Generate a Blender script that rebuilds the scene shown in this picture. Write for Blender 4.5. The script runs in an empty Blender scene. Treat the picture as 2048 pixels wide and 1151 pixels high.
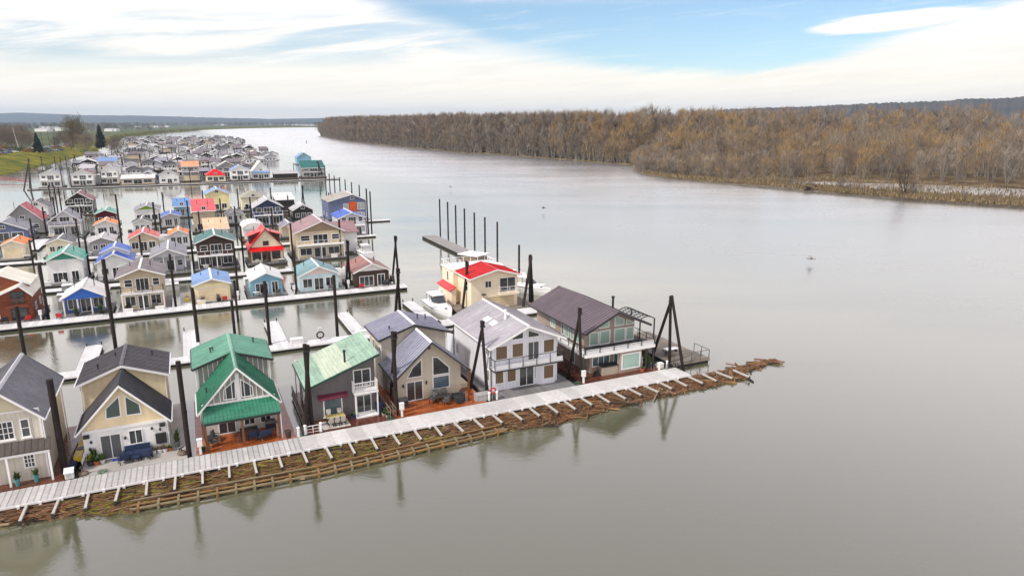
import bpy, bmesh, math, random
import numpy as np
from mathutils import Vector, Matrix
random.seed(7)
R = math.radians
SC = bpy.context.scene
COL = SC.collection

# ---------------------------------------------------------------- camera
F, HY, H = 1365.0, 243.0, 28.0            # focal length in photo pixels, horizon row, camera height (m)
PITCH = math.atan((575.5 - HY) / F)
cam_d = bpy.data.cameras.new('camera')
cam_d.sensor_width = 36.0
cam_d.lens = F * 36.0 / 2048.0
cam_d.clip_start, cam_d.clip_end = 0.5, 40000
cam = bpy.data.objects.new('camera', cam_d)
cam.location = (0, 0, H)
cam.rotation_euler = (R(90) - PITCH, 0, 0)
COL.objects.link(cam)
SC.camera = cam

# ---------------------------------------------------------------- sky, sun, exposure
SUN_AZ, SUN_EL = R(-132), R(46)            # azimuth from +Y towards +X (light from behind left), elevation
world = bpy.data.worlds.new('World'); SC.world = world
world.use_nodes = True
wt = world.node_tree; wt.nodes.clear()
def wn(t, **k):
    n = wt.nodes.new(t)
    for a, b in k.items(): setattr(n, a, b)
    return n
def wl(a, b): wt.links.new(a, b)
def wmath(op, a, b=None, c=None, clamp=False):
    n = wn('ShaderNodeMath', operation=op, use_clamp=clamp)
    for i, v in enumerate((a, b, c)):
        if v is None: continue
        if hasattr(v, 'is_linked'): wl(v, n.inputs[i])
        else: n.inputs[i].default_value = v
    return n.outputs[0]
def wsmooth(v, lo, hi):
    n = wn('ShaderNodeMapRange', interpolation_type='SMOOTHSTEP')
    wl(v, n.inputs[0])
    for i, x in ((1, lo), (2, hi)):
        if hasattr(x, 'is_linked'): wl(x, n.inputs[i])
        else: n.inputs[i].default_value = x
    return n.outputs[0]
sky = wn('ShaderNodeTexSky', sky_type='NISHITA', sun_disc=False)
sky.sun_elevation, sky.sun_rotation = SUN_EL, SUN_AZ
sky.air_density, sky.dust_density, sky.ozone_density = 1.0, 0.25, 2.0
tc = wn('ShaderNodeTexCoord'); sx = wn('ShaderNodeSeparateXYZ'); wl(tc.outputs['Generated'], sx.inputs[0])
X, Y, Z = sx.outputs
az = wmath('DIVIDE', wmath('ARCTAN2', X, Y), math.pi / 180)
hor = wmath('SQRT', wmath('ADD', wmath('MULTIPLY', X, X), wmath('MULTIPLY', Y, Y)))
el = wmath('DIVIDE', Z, wmath('MAXIMUM', hor, 0.05))
def sky_noise(sa, se, detail, rough, dist=0.0, shear=0.0):
    c = wn('ShaderNodeCombineXYZ')
    wl(wmath('MULTIPLY', az, sa), c.inputs[0])
    wl(wmath('ADD', wmath('MULTIPLY', el, se), wmath('MULTIPLY', az, shear)), c.inputs[1])
    n = wn('ShaderNodeTexNoise'); n.inputs['Scale'].default_value = 1.0
    n.inputs['Detail'].default_value = detail; n.inputs['Roughness'].default_value = rough
    n.inputs['Distortion'].default_value = dist
    wl(c.outputs[0], n.inputs['Vector'])
    return n.outputs['Fac']
n1 = sky_noise(.055, 30, 8, .62, .5, -.05)
n2 = sky_noise(.11, 75, 6, .62, .3, -.1)
fc = wn('ShaderNodeFloatCurve')
wl(wmath('ADD', wmath('DIVIDE', az, 360), .5), fc.inputs['Value'])
pts = [(-180, .3), (-60, .24), (-34, .185), (-14.5, .165), (-8, .125), (-1, .088), (10, .072), (18, .066), (23, .078), (29, .108), (36, .145), (60, .2), (180, .3)]
cv = fc.mapping.curves[0]
cv.points[0].location = (0, pts[0][1]); cv.points[1].location = (1, pts[-1][1])
for a, b in pts[1:-1]: cv.points.new(a / 360 + .5, b)
for p in cv.points: p.handle_type = 'VECTOR'
fc.mapping.update()
edge = wmath('ADD', fc.outputs[0], wmath('MULTIPLY', wmath('SUBTRACT', n1, .5), .05))
over = wmath('SUBTRACT', el, edge)
blue = wsmooth(over, -.014, wmath('ADD', .01, wmath('MULTIPLY', wsmooth(az, 12, -6), .025)))
# thin streaks of blue inside the left cloud sheet
slant = wmath('ADD', el, wmath('MULTIPLY', az, -.0006))
gap = wmath('MULTIPLY', wsmooth(n1, .4, .6), wmath('MULTIPLY', wmath('MULTIPLY', wsmooth(slant, .07, .105), wsmooth(slant, .16, .13)), wsmooth(az, 8.0, -8.0)))
blue = wmath('MAXIMUM', blue, wmath('MULTIPLY', gap, .7))
# thin veil in the blue part
blue = wmath('MULTIPLY', blue, wmath('SUBTRACT', 1.0, wmath('MULTIPLY', wsmooth(n2, .5, .8), .45)))
# lens shaped cloud on the right
lx = wmath('DIVIDE', wmath('SUBTRACT', az, 27.6), 5.6)
ly = wmath('DIVIDE', wmath('SUBTRACT', wmath('SUBTRACT', el, .119), wmath('ADD', wmath('MULTIPLY', wmath('SUBTRACT', az, 27.6), .0012), wmath('MULTIPLY', wmath('SUBTRACT', n2, .5), .012))), .0115)
lens = wsmooth(wmath('ADD', wmath('MULTIPLY', lx, lx), wmath('MULTIPLY', ly, ly)), 1.15, .55)
blue = wmath('MULTIPLY', blue, wmath('SUBTRACT', 1.0, lens))
# high above the frame the sheet closes again
blue = wmath('MULTIPLY', blue, wmath('SUBTRACT', 1.0, wmath('MULTIPLY', wsmooth(el, .148, .195), .95)))
cr = wn('ShaderNodeValToRGB')
wl(wmath('MULTIPLY', el, 1.0, clamp=True), cr.inputs[0])
e = cr.color_ramp.elements
e[0].position, e[0].color = 0.0, (10.2, 9.4, 8.2, 1)
e[1].position, e[1].color = 1.0, (5.8, 5.6, 6.8, 1)
for p, c in ((.05, (9.3, 8.7, 7.6, 1)), (.09, (8.8, 8.5, 7.9, 1)), (.14, (9.0, 8.7, 8.2, 1)), (.2, (11.0, 10.2, 9.5, 1)), (.32, (10.0, 9.45, 9.6, 1)), (.6, (7.5, 7.0, 8.2, 1))):
    q = e.new(p); q.color = c
shade = wn('ShaderNodeMix', data_type='RGBA', blend_type='MULTIPLY'); shade.inputs['Factor'].default_value = 1
wl(cr.outputs[0], shade.inputs['A'])
sh = wn('ShaderNodeMapRange'); wl(n2, sh.inputs[0]); sh.inputs[1].default_value = .3; sh.inputs[2].default_value = .7; sh.inputs[3].default_value = .93; sh.inputs[4].default_value = 1.05
cs = wn('ShaderNodeCombineXYZ')
for i in range(3): wl(sh.outputs[0], cs.inputs[i])
wl(cs.outputs[0], shade.inputs['B'])
mixc = wn('ShaderNodeMix', data_type='RGBA')
wl(blue, mixc.inputs['Factor']); wl(shade.outputs['Result'], mixc.inputs['A']); 
tint = wn('ShaderNodeMix', data_type='RGBA', blend_type='MULTIPLY'); tint.inputs['Factor'].default_value = 1
wl(sky.outputs[0], tint.inputs['A']); tint.inputs['B'].default_value = (.9, .99, 1.04, 1)
wl(tint.outputs['Result'], mixc.inputs['B'])
bg = wn('ShaderNodeBackground'); bg.inputs['Strength'].default_value = 0.1
wl(mixc.outputs['Result'], bg.inputs['Color'])
wo = wn('ShaderNodeOutputWorld'); wl(bg.outputs[0], wo.inputs['Surface'])

sun_d = bpy.data.lights.new('sun', 'SUN'); sun_d.energy = 2.7; sun_d.angle = R(6); sun_d.color = (1, .95, .87)
sun = bpy.data.objects.new('sun', sun_d); COL.objects.link(sun)
sd = Vector((math.sin(SUN_AZ) * math.cos(SUN_EL), math.cos(SUN_AZ) * math.cos(SUN_EL), math.sin(SUN_EL)))
sun.rotation_euler = sd.to_track_quat('Z', 'Y').to_euler()
SC.view_settings.view_transform = 'Standard'; SC.view_settings.look = 'None'
SC.view_settings.exposure = 0.42; SC.view_settings.gamma = 1.0
HAZE = 8e-5                                # density of the distance haze, built at the end

# ---------------------------------------------------------------- coordinates
cP, sP = math.cos(PITCH), math.sin(PITCH)
def G(x, y, z=0.0):
    """the point at height z that the photograph shows at pixel x, y"""
    u, v = x - 1024, y - 575.5
    k = (H - z) / (F * sP + v * cP)
    return Vector((u * k, (F * cP - v * sP) * k, z))
ANG = R(25.3)                               # the walkways run in this direction
DX, DY = math.cos(ANG), math.sin(ANG)
OX, OY = -37.5, 44.7
def W(s, t, z=0.0):                         # s along the front walkway, t away from the river side edge
    return Vector((OX + s * DX - t * DY, OY + s * DY + t * DX, z))
def ST(p): return ((p[0] - OX) * DX + (p[1] - OY) * DY, -(p[0] - OX) * DY + (p[1] - OY) * DX)
def PX(p):
    zc = p[1] * cP - (p[2] - H) * sP; yc = p[1] * sP + (p[2] - H) * cP
    return (1024 + F * p[0] / zc, 575.5 - F * yc / zc)

# ---------------------------------------------------------------- materials
MATS = {}
def M(name, col, rough=.7, kind=None, p=.2, var=.16, spec=.4, metal=0.0, vscale=.5, dirt=0.0, seam=.72, gap=.12):
    if name in MATS: return MATS[name]
    m = bpy.data.materials.new(name); MATS[name] = m; m.use_nodes = True
    t = m.node_tree; N = t.nodes; Lk = t.links.new
    b = N['Principled BSDF']
    b.inputs['Roughness'].default_value = rough; b.inputs['Metallic'].default_value = metal
    b.inputs['Specular IOR Level'].default_value = spec
    tc = N.new('ShaderNodeTexCoord')
    def noise(scale, detail=4, vec=None, rgh=.6):
        n = N.new('ShaderNodeTexNoise'); n.inputs['Scale'].default_value = scale
        n.inputs['Detail'].default_value = detail; n.inputs['Roughness'].default_value = rgh
        Lk(vec or tc.outputs['Object'], n.inputs['Vector']); return n.outputs['Fac']
    def mth(op, a, b2=None):
        n = N.new('ShaderNodeMath'); n.operation = op
        for i, v in enumerate((a, b2)):
            if v is None: continue
            if hasattr(v, 'is_linked'): Lk(v, n.inputs[i])
            else: n.inputs[i].default_value = v
        return n.outputs[0]
    def rng(v, a, b2, c, d):
        n = N.new('ShaderNodeMapRange'); Lk(v, n.inputs[0])
        for i, x in enumerate((a, b2, c, d)): n.inputs[i + 1].default_value = x
        return n.outputs[0]
    f = rng(noise(vscale, 5), .25, .75, 1 - var, 1 + var)
    f = mth('MULTIPLY', f, rng(noise(vscale * 9, 3), .25, .75, 1 - var * .6, 1 + var * .6))
    if dirt:
        mp = N.new('ShaderNodeMapping'); mp.inputs['Scale'].default_value = (2.6, 2.6, .22); Lk(tc.outputs['Object'], mp.inputs[0])
        f = mth('MULTIPLY', f, rng(noise(1, 5, mp.outputs[0], .7), .42, .75, 1, 1 - dirt))
    if kind in ('seamx', 'seamy'):              # streaks of grime running down the roof slope
        mp = N.new('ShaderNodeMapping'); mp.inputs['Scale'].default_value = (.28, 3.2, .28) if kind == 'seamy' else (3.2, .28, .28); Lk(tc.outputs['Object'], mp.inputs[0])
        f = mth('MULTIPLY', f, rng(noise(1.3, 6, mp.outputs[0], .7), .35, .68, 1.08, .72))
    hgt = None
    if kind:
        sxyz = N.new('ShaderNodeSeparateXYZ'); Lk(tc.outputs['Object'], sxyz.inputs[0])
        x, y, z = sxyz.outputs
        if kind in ('lap', 'course'): c = z
        elif kind == 'board': c = mth('ADD', x, y)
        elif kind in ('seamx', 'plankx'): c = x
        elif kind in ('seamy', 'planky'): c = y
        fr = mth('FRACT', mth('DIVIDE', c, p))
        if kind.startswith('plank'):
            line = rng(fr, 0, gap, .4, 1.0)
            cell = N.new('ShaderNodeTexWhiteNoise'); cell.noise_dimensions = '1D'
            Lk(mth('FLOOR', mth('DIVIDE', c, p)), cell.inputs['W'])
            f = mth('MULTIPLY', f, rng(cell.outputs['Value'], 0, 1, .84, 1.12))
        elif kind.startswith('seam'): line = rng(fr, 0, .22, seam, 1.0)
        else: line = rng(fr, 0, .16, .72, 1.0)
        f = mth('MULTIPLY', f, line); hgt = line if kind != 'lap' else rng(fr, 0, 1, 0, 1)
    vm = N.new('ShaderNodeVectorMath'); vm.operation = 'SCALE'
    vm.inputs[0].default_value = col[:3]; Lk(f, vm.inputs['Scale'])
    Lk(vm.outputs[0], b.inputs['Base Color'])
    rr = rng(noise(vscale * 3, 3), .3, .7, max(.02, rough - .12), min(1, rough + .12)); Lk(rr, b.inputs['Roughness'])
    bp = N.new('ShaderNodeBump'); bp.inputs['Strength'].default_value = .35; bp.inputs['Distance'].default_value = .03
    Lk(hgt if hgt is not None else noise(7, 3), bp.inputs['Height']); Lk(bp.outputs[0], b.inputs['Normal'])
    return m
def srgb(r, g, b):
    f = lambda v: ((v / 255 + .055) / 1.055) ** 2.4 if v > 10 else v / 255 / 12.92
    return (f(r), f(g), f(b))

# ---------------------------------------------------------------- mesh helpers
class MB:
    def __init__(s): s.v, s.f, s.mi = [], [], []
    def add(s, vs, fs, mi=0):
        o = len(s.v); s.v += [tuple(p) for p in vs]; s.f += [tuple(i + o for i in f) for f in fs]; s.mi += [mi] * len(fs); return s
    def hexa(s, p, mi=0):                   # 8 points, bottom ring then top ring
        return s.add(p, [(0, 3, 2, 1), (4, 5, 6, 7), (0, 1, 5, 4), (1, 2, 6, 5), (2, 3, 7, 6), (3, 0, 4, 7)], mi)
    def box(s, x0, x1, y0, y1, z0, z1, mi=0):
        return s.hexa([(x0, y0, z0), (x1, y0, z0), (x1, y1, z0), (x0, y1, z0), (x0, y0, z1), (x1, y0, z1), (x1, y1, z1), (x0, y1, z1)], mi)
    def ext(s, poly, vec, mi=0):            # extrude a planar polygon
        n = len(poly); q = [(p[0] + vec[0], p[1] + vec[1], p[2] + vec[2]) for p in poly]
        return s.add(list(poly) + q, [tuple(range(n - 1, -1, -1)), tuple(range(n, 2 * n))] + [(i, (i + 1) % n, n + (i + 1) % n, n + i) for i in range(n)], mi)
    def tube(s, a, b, r0, r1=None, n=8, caps=True, mi=0):
        a, b = Vector(a), Vector(b); r1 = r0 if r1 is None else r1
        d = (b - a).normalized(); u = d.orthogonal().normalized(); w = d.cross(u)
        vs = []
        for c, r in ((a, r0), (b, r1)):
            for i in range(n):
                an = 2 * math.pi * i / n; vs.append(c + u * math.cos(an) * r + w * math.sin(an) * r)
        fs = [(i, (i + 1) % n, n + (i + 1) % n, n + i) for i in range(n)]
        if caps: fs += [tuple(range(n - 1, -1, -1)), tuple(range(n, 2 * n))]
        return s.add(vs, fs, mi)
    def lathe(s, prof, c=(0, 0, 0), n=12, mi=0):
        vs = []; m = len(prof)
        for r, z in prof:
            for i in range(n):
                a = 2 * math.pi * i / n; vs.append((c[0] + r * math.cos(a), c[1] + r * math.sin(a), c[2] + z))
        fs = [(j * n + i, j * n + (i + 1) % n, (j + 1) * n + (i + 1) % n, (j + 1) * n + i) for j in range(m - 1) for i in range(n)]
        return s.add(vs, fs + [tuple(range(n - 1, -1, -1)), tuple(range((m - 1) * n, m * n))], mi)
    def bar(s, a, b, w, h):                 # a beam of w x h between two points (h upright)
        a, b = Vector(a), Vector(b); d = (b - a).normalized()
        sd = d.cross(Vector((0, 0, 1)))
        sd = (sd.normalized() if sd.length > 1e-4 else Vector((1, 0, 0))) * w / 2
        up = sd.cross(d).normalized() * h / 2
        return s.hexa([a - sd - up, a + sd - up, b + sd - up, b - sd - up, a - sd + up, a + sd + up, b + sd + up, b - sd + up])
    def slab(s, a, b, c, d, th):
        a, b, c, d = map(Vector, (a, b, c, d)); z = Vector((0, 0, th))
        return s.hexa([a, b, c, d, a + z, b + z, c + z, d + z])
    def ribs(s, a, b, c, d, th, n, w=.05, h=.05):   # raised seams running a->d, spread from a to b
        a, b, c, d = map(Vector, (a, b, c, d)); e = (b - a).normalized() * w / 2; z = Vector((0, 0, th + .001)); hz = Vector((0, 0, h))
        for i in range(n + 1):
            k = (i + .0) / n; k = min(max(k, .004), .996)
            p, q = a.lerp(b, k) + z, d.lerp(c, k) + z
            s.hexa([p - e, p + e, q + e, q - e, p - e + hz, p + e + hz, q + e + hz, q - e + hz])
        return s
    def build(s, name, mat, parent=None, loc=None, rotz=0, smooth=False, recalc=True):
        me = bpy.data.meshes.new(name); me.from_pydata(s.v, [], s.f)
        for m in (mat if isinstance(mat, (list, tuple)) else [mat]): me.materials.append(m)
        if any(s.mi): me.polygons.foreach_set('material_index', s.mi)
        if recalc:
            bm = bmesh.new(); bm.from_mesh(me); bmesh.ops.recalc_face_normals(bm, faces=bm.faces); bm.to_mesh(me); bm.free()
        if smooth: me.polygons.foreach_set('use_smooth', [True] * len(me.polygons))
        me.update()
        o = bpy.data.objects.new(name, me); COL.objects.link(o)
        if parent is not None: o.parent = parent
        if loc is not None: o.location = loc
        if rotz: o.rotation_euler.z = rotz
        return o
def tag(o, label=None, cat=None, group=None, kind=None):
    if label: o['label'] = label
    if cat: o['category'] = cat
    if group: o['group'] = group
    if kind: o['kind'] = kind
    return o
def thing(name, label, cat, loc=(0, 0, 0), rotz=0.0, group=None):
    o = bpy.data.objects.new(name, None); COL.objects.link(o)
    o.location = loc; o.rotation_euler.z = rotz; o.empty_display_size = .2
    return tag(o, label, cat, group)
def dup(o, loc=None, rotz=None, label=None, parent=None, scale=None, group=None):
    c = o.copy(); COL.objects.link(c)
    if parent is not None: c.parent = parent
    if loc is not None: c.location = loc
    if rotz is not None: c.rotation_euler.z = rotz
    if scale is not None: c.scale = scale if hasattr(scale, '__len__') else (scale,) * 3
    if label: c['label'] = label
    if group: c['group'] = group
    for k in list(o.children): dup(k, parent=c)
    return c
def st(name, label, cat, s, t, z=0.0, rot=0.0, group=None):
    return thing(name, label, cat, W(s, t, z), ANG + rot, group)

# ---------------------------------------------------------------- house pieces (house space: x along the front, y away from it)
def wallprism(mb, x0, x1, y0, y1, z0, zl, zr, xr=None, zrt=None):
    xr = (x0 + x1) / 2 if xr is None else xr; zrt = zl if zrt is None else zrt
    return mb.ext([(x0, y0, z0), (x1, y0, z0), (x1, y0, zrt), (xr, y0, zr), (x0, y0, zl)], (0, y1 - y0, 0))
def gable_roof(h, x0, x1, y0, y1, zl, zr, mat, xr=None, zrt=None, ov=.4, ovf=.5, ovb=.3, th=.13, rib=0.0, ribw=.05, trim=None, cap=None, gutter=True, capw=.16, name='roof'):
    xr = (x0 + x1) / 2 if xr is None else xr; zrt = zl if zrt is None else zrt
    ml = (zr - zl) / (xr - x0); mr = (zr - zrt) / (x1 - xr)
    a, b = y0 - ovf, y1 + ovb; e = .006
    L0, L1 = (x0 - ov, zl - ml * ov + e), (xr, zr + e); R0 = (x1 + ov, zrt - mr * ov + e)
    q = MB()
    q.slab((L0[0], a, L0[1]), (L0[0], b, L0[1]), (xr, b, L1[1]), (xr, a, L1[1]), th)
    q.slab((R0[0], a, R0[1]), (R0[0], b, R0[1]), (xr, b, L1[1]), (xr, a, L1[1]), th)
    if rib:
        n = max(2, int((b - a) / rib))
        q.ribs((L0[0], a, L0[1]), (L0[0], b, L0[1]), (xr, b, L1[1]), (xr, a, L1[1]), th, n, ribw)
        q.ribs((R0[0], a, R0[1]), (R0[0], b, R0[1]), (xr, b, L1[1]), (xr, a, L1[1]), th, n, ribw)
    r = q.build(name, mat, h)
    if cap:
        c = MB(); w = capw
        zt = zr + th + .02
        c.ext([(xr - w, a - .02, zt - ml * w), (xr, a - .02, zt), (xr + w, a - .02, zt - mr * w), (xr + w, a - .02, zt - mr * w + .06), (xr, a - .02, zt + .06), (xr - w, a - .02, zt - ml * w + .06)], (0, b - a + .04, 0))
        c.build('ridge_cap', cap, r)
    if trim:
        for yy in (a - .045, b + .005):
            f = MB(); f.ext([(L0[0], yy, L0[1] - .1), (xr, yy, L1[1] - .1), (R0[0], yy, R0[1] - .1), (R0[0], yy, R0[1] + th - .01), (xr, yy, L1[1] + th - .01), (L0[0], yy, L0[1] + th - .01)], (0, .04, 0))
            f.build('fascia', trim, r)
        if gutter:
            for g0, g1, z_ in ((L0[0] - .1, L0[0] - .005, L0[1]), (R0[0] + .005, R0[0] + .1, R0[1])):
                g = MB(); g.box(g0, g1, a, b, z_ - .02, z_ + .1); g.build('gutter', trim, r)
    return r
def P3(face, pl, u, z, o):
    return {'F': (u, pl - o, z), 'B': (u, pl + o, z), 'L': (pl - o, u, z), 'R': (pl + o, u, z)}[face]
def inset(poly, w):
    n = len(poly); ar = sum(poly[i][0] * poly[(i + 1) % n][1] - poly[(i + 1) % n][0] * poly[i][1] for i in range(n))
    sg = 1 if ar > 0 else -1; out = []
    ln = []
    for i in range(n):
        (x0, y0), (x1, y1) = poly[i], poly[(i + 1) % n]; dx, dy = x1 - x0, y1 - y0; l = math.hypot(dx, dy) or 1e-6
        nx, ny = -dy / l * sg, dx / l * sg; ln.append((x0 + nx * w, y0 + ny * w, dx, dy))
    for i in range(n):
        x0, y0, dx, dy = ln[i - 1]; x1, y1, ex, ey = ln[i]; dt = dx * ey - dy * ex
        if abs(dt) < 1e-9: out.append((x1, y1)); continue
        k = ((x1 - x0) * ey - (y1 - y0) * ex) / dt; out.append((x0 + dx * k, y0 + dy * k))
    return out
def win(h, face, pl, poly, fm, gm, nx=1, nz=1, fw=.09, name='window', sill=False, label=None):
    """a framed window or door lying on the wall plane; poly is (u0, u1, z0, z1) or a list of corners"""
    if len(poly) == 4 and not hasattr(poly[0], '__len__'):
        u0, u1, z0, z1 = poly; poly = [(u0, z0), (u1, z0), (u1, z1), (u0, z1)]
    q = MB(); n = len(poly); inn = inset(poly, fw)
    ofs = .06
    A = [P3(face, pl, u, z, .004) for u, z in poly]; B = [P3(face, pl, u, z, ofs) for u, z in poly]
    C = [P3(face, pl, u, z, .004) for u, z in inn]; D = [P3(face, pl, u, z, ofs) for u, z in inn]
    fs = []
    for i in range(n):
        j = (i + 1) % n
        fs += [(n + i, n + j, 3 * n + j, 3 * n + i), (i, j, n + j, n + i), (2 * n + i, 2 * n + j, 3 * n + j, 3 * n + i), (i, j, 2 * n + j, 2 * n + i)]
    q.add(A + B + C + D, fs)
    us = [p[0] for p in inn]; zs = [p[1] for p in inn]; ua, ub, za, zb = min(us), max(us), min(zs), max(zs)
    def bar(u0, u1, z0, z1):
        p = [P3(face, pl, u, z, o) for o in (.012, .05) for u, z in ((u0, z0), (u1, z0), (u1, z1), (u0, z1))]
        q.hexa(p)
    for i in range(1, nx):
        u = ua + (ub - ua) * i / nx; bar(u - .03, u + .03, za, zb)
    for i in range(1, nz):
        z = za + (zb - za) * i / nz; bar(ua, ub, z - .025, z + .025)
    if sill: bar2 = [P3(face, pl, u, z, o) for o in (.004, .14) for u, z in ((min(p[0] for p in poly) - .06, min(p[1] for p in poly) - .08), (max(p[0] for p in poly) + .06, min(p[1] for p in poly) - .08), (max(p[0] for p in poly) + .06, min(p[1] for p in poly) - .004), (min(p[0] for p in poly) - .06, min(p[1] for p in poly) - .004))]; q.hexa(bar2)
    w = q.build(name, fm, h)
    if label: w['label'] = label
    g = MB(); v = Vector(P3(face, 0, 0, 0, 1)) * .018
    g.ext([P3(face, pl, u, z, .006) for u, z in inset(poly, fw - .01)], v)
    g.build('pane', gm, w)
    return w
def rail(h, pts, z0, hh, mat, post=1.2, bars=2, pick=0.0, pw=.06, name='railing'):
    q = MB()
    for a, b in zip(pts, pts[1:]):
        a, b = Vector((*a[:2], 0)), Vector((*b[:2], 0)); l = (b - a).length
        n = max(1, round(l / post))
        for i in range(n + 1):
            p = a.lerp(b, i / n); q.box(p.x - pw / 2, p.x + pw / 2, p.y - pw / 2, p.y + pw / 2, z0, z0 + hh)
        for k in range(bars):
            z = z0 + hh - k * (hh - .1) / max(1, bars - 1) if bars > 1 else z0 + hh
            q.bar((a.x, a.y, z), (b.x, b.y, z), .07 if k == 0 else .04, .05 if k == 0 else .03)
        if pick:
            n = int(l / pick)
            for i in range(1, n):
                p = a.lerp(b, i / n); q.box(p.x - .015, p.x + .015, p.y - .015, p.y + .015, z0 + .08, z0 + hh - .03)
    return q.build(name, mat, h)
def hull_float(h, x0, x1, y0, y1, deckmat, z=.5, lip=None):
    q = MB(); q.box(x0 + .1, x1 - .1, y0 + .1, y1 - .1, -.3, z - .2); q.build('float', M('float_log', (.05, .04, .03), .9), h)
    d = MB(); d.box(x0, x1, y0, y1, z - .195, z); return d.build('deck', deckmat, h)

# ---------------------------------------------------------------- shared materials
WHITE = M('white_paint', (.76, .755, .73), .55, var=.08, dirt=.12)
TRIM = M('white_trim', (.8, .79, .77), .5, var=.05)
BLACK = M('black_metal', (.02, .02, .022), .45, var=.3)
DARK = M('dark_trim', (.035, .035, .038), .5, var=.2)
PILE = M('steel_pile', (.018, .0105, .008), .75, var=.45, dirt=.4, vscale=1.2)
GLASS = M('dark_glass', (.018, .022, .026), .06, spec=1.0, var=.5, vscale=.9)
GLASSG = M('green_glass', (.33, .47, .4), .08, spec=.8, var=.12)
GLASSD = M('teal_glass', (.05, .085, .07), .08, spec=.9, var=.2)
GLASSB = M('blue_glass', (.07, .11, .13), .07, spec=1.0, var=.4)
BLIND = M('tan_blind', (.16, .105, .06), .5, var=.12)
CURT = M('pale_curtain', (.3, .3, .29), .3, var=.25, spec=.8)
SCREEN = M('grey_screen', (.09, .092, .095), .4, var=.15)
DECKG = M('grey_deck', (.19, .185, .18), .6, 'plankx', .3, var=.15)
DECKW = M('white_deck', (.72, .71, .69), .6, 'plankx', .6, var=.12, dirt=.2, gap=.05)
CONC = M('concrete_deck', (.4, .375, .34), .5, var=.15, vscale=.4)
REDD = M('wet_red_deck', (.34, .085, .018), .16, 'planky', .3, var=.35, vscale=.35, spec=.6)
REDB = M('wet_brown_deck', (.11, .032, .016), .2, 'planky', .28, var=.35, vscale=.5, spec=.6)
WOODG = M('grey_wood', (.2, .17, .135), .8, 'planky', .22, var=.25)
RUST = M('wood_post', (.16, .06, .025), .7, var=.3)
NAVY = M('navy_fabric', (.02, .035, .085), .8, var=.2)
GREYF = M('grey_fabric', (.12, .12, .12), .85, var=.2)
TERRA = M('terracotta', (.42, .12, .05), .7, var=.15)
LEAF = M('green_leaf', (.05, .1, .02), .7, var=.4, vscale=6)
LEAFY = M('yellow_green_leaf', (.16, .19, .02), .7, var=.4, vscale=6)
TEALP = M('teal_pot', (.08, .25, .27), .5)
YELL = M('yellow_plastic', (.7, .5, .03), .4)
REDP = M('red_paint', (.5, .015, .02), .45)

def rebase(h, s0, t0, z0=0.0):
    h.location = W(s0, t0, z0)
    m = Matrix.Translation((-s0, -t0, -z0))
    def go(o):
        if o.type == 'MESH': o.data.transform(m)
        for c in o.children: go(c)
    for c in h.children: go(c)
def near(name, label): return thing(name, label, 'floating home', W(0, 0), ANG, 'floating homes along the front walkway')
def gpart(h, name, mat, fn):
    q = MB(); fn(q); return q.build(name, mat, h)
def box(h, name, mat, *b):
    q = MB(); q.box(*b); return q.build(name, mat, h)
def vent(h, x, y, z, r=.06, hh=.5, mat=None):
    q = MB(); q.tube((x, y, z - .2), (x, y, z + hh), r); q.tube((x, y, z + hh + .02), (x, y, z + hh + .12), r * 1.7); return q.build('vent_pipe', mat or DARK, h)
def downpipe(h, x, y, z0, z1, mat=None): return gpart(h, 'downpipe', mat or TRIM, lambda q: q.tube((x, y, z0), (x, y, z1), .05, n=6))

# ================================================================ A: tan house at the left edge
TAN = M('tan_siding', srgb(206, 199, 184), .7, 'board', .32, var=.07, dirt=.12)
TANL = M('tan_lap', srgb(206, 196, 170), .7, 'lap', .2, var=.07)
ROOFA = M('grey_ribbed_roof', srgb(120, 118, 124), .4, 'seamy', .38, var=.2, spec=.6, seam=.4)
a = near('floating_home', 'tan two storey floating home with ribbed grey roof, brown porch canopy and teal pots')
hull_float(a, -4.6, 4.0, 2.75, 14, REDB)
gpart(a, 'wall', TAN, lambda q: wallprism(q, -4.4, 2.6, 4.0, 12.8, .505, 5.0, 8.2, xr=.25, zrt=5.95))
gable_roof(a, -4.4, 2.6, 4.0, 12.8, 5.0, 8.2, ROOFA, xr=.25, zrt=5.95, rib=.38, ribw=.1, trim=TRIM, cap=M('pale_ridge', (.5, .49, .5), .5), ovf=.6)
gpart(a, 'gable_siding', TANL, lambda q: q.ext([(-3.6, 3.98, 6.42), (2.02, 3.98, 6.42), (.25, 3.98, 8.0)], (0, .018, 0)))
box(a, 'belt_trim', TRIM, -4.4, 2.6, 3.93, 3.995, 6.3, 6.42)
for x in (-4.4, 2.5): box(a, 'corner_trim', TRIM, x, x + .12, 3.95, 3.996, .52, 6.3)
win(a, 'F', 4.0, (-.6, .82, 4.14, 5.68), TRIM, GLASS, 4, 3, sill=True)
win(a, 'F', 4.0, (1.22, 1.86, 4.14, 5.68), TRIM, SCREEN, 1, 2, sill=True)
win(a, 'F', 4.0, (1.02, 1.82, 1.55, 2.76), TRIM, GLASS, 3, 3, fw=.1)
win(a, 'R', 2.6, (7.6, 8.6, 4.2, 5.3), TRIM, GLASS, 1, 2); win(a, 'R', 2.6, (9.8, 10.6, 1.5, 2.7), TRIM, GLASS, 1, 2)
q = MB(); q.slab((-4.6, 3.2, 3.12), (3.05, 3.2, 3.12), (3.05, 3.93, 3.82), (-4.6, 3.93, 3.82), .08)
q.ribs((-4.6, 3.2, 3.12), (3.05, 3.2, 3.12), (3.05, 3.93, 3.82), (-4.6, 3.93, 3.82), .08, 18, .04, .04)
q.build('porch_canopy', M('brown_metal_roof', (.075, .06, .05), .45, var=.25), a)
box(a, 'porch_beam', TRIM, -4.5, 2.95, 3.26, 3.42, 2.9, 3.1)
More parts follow.
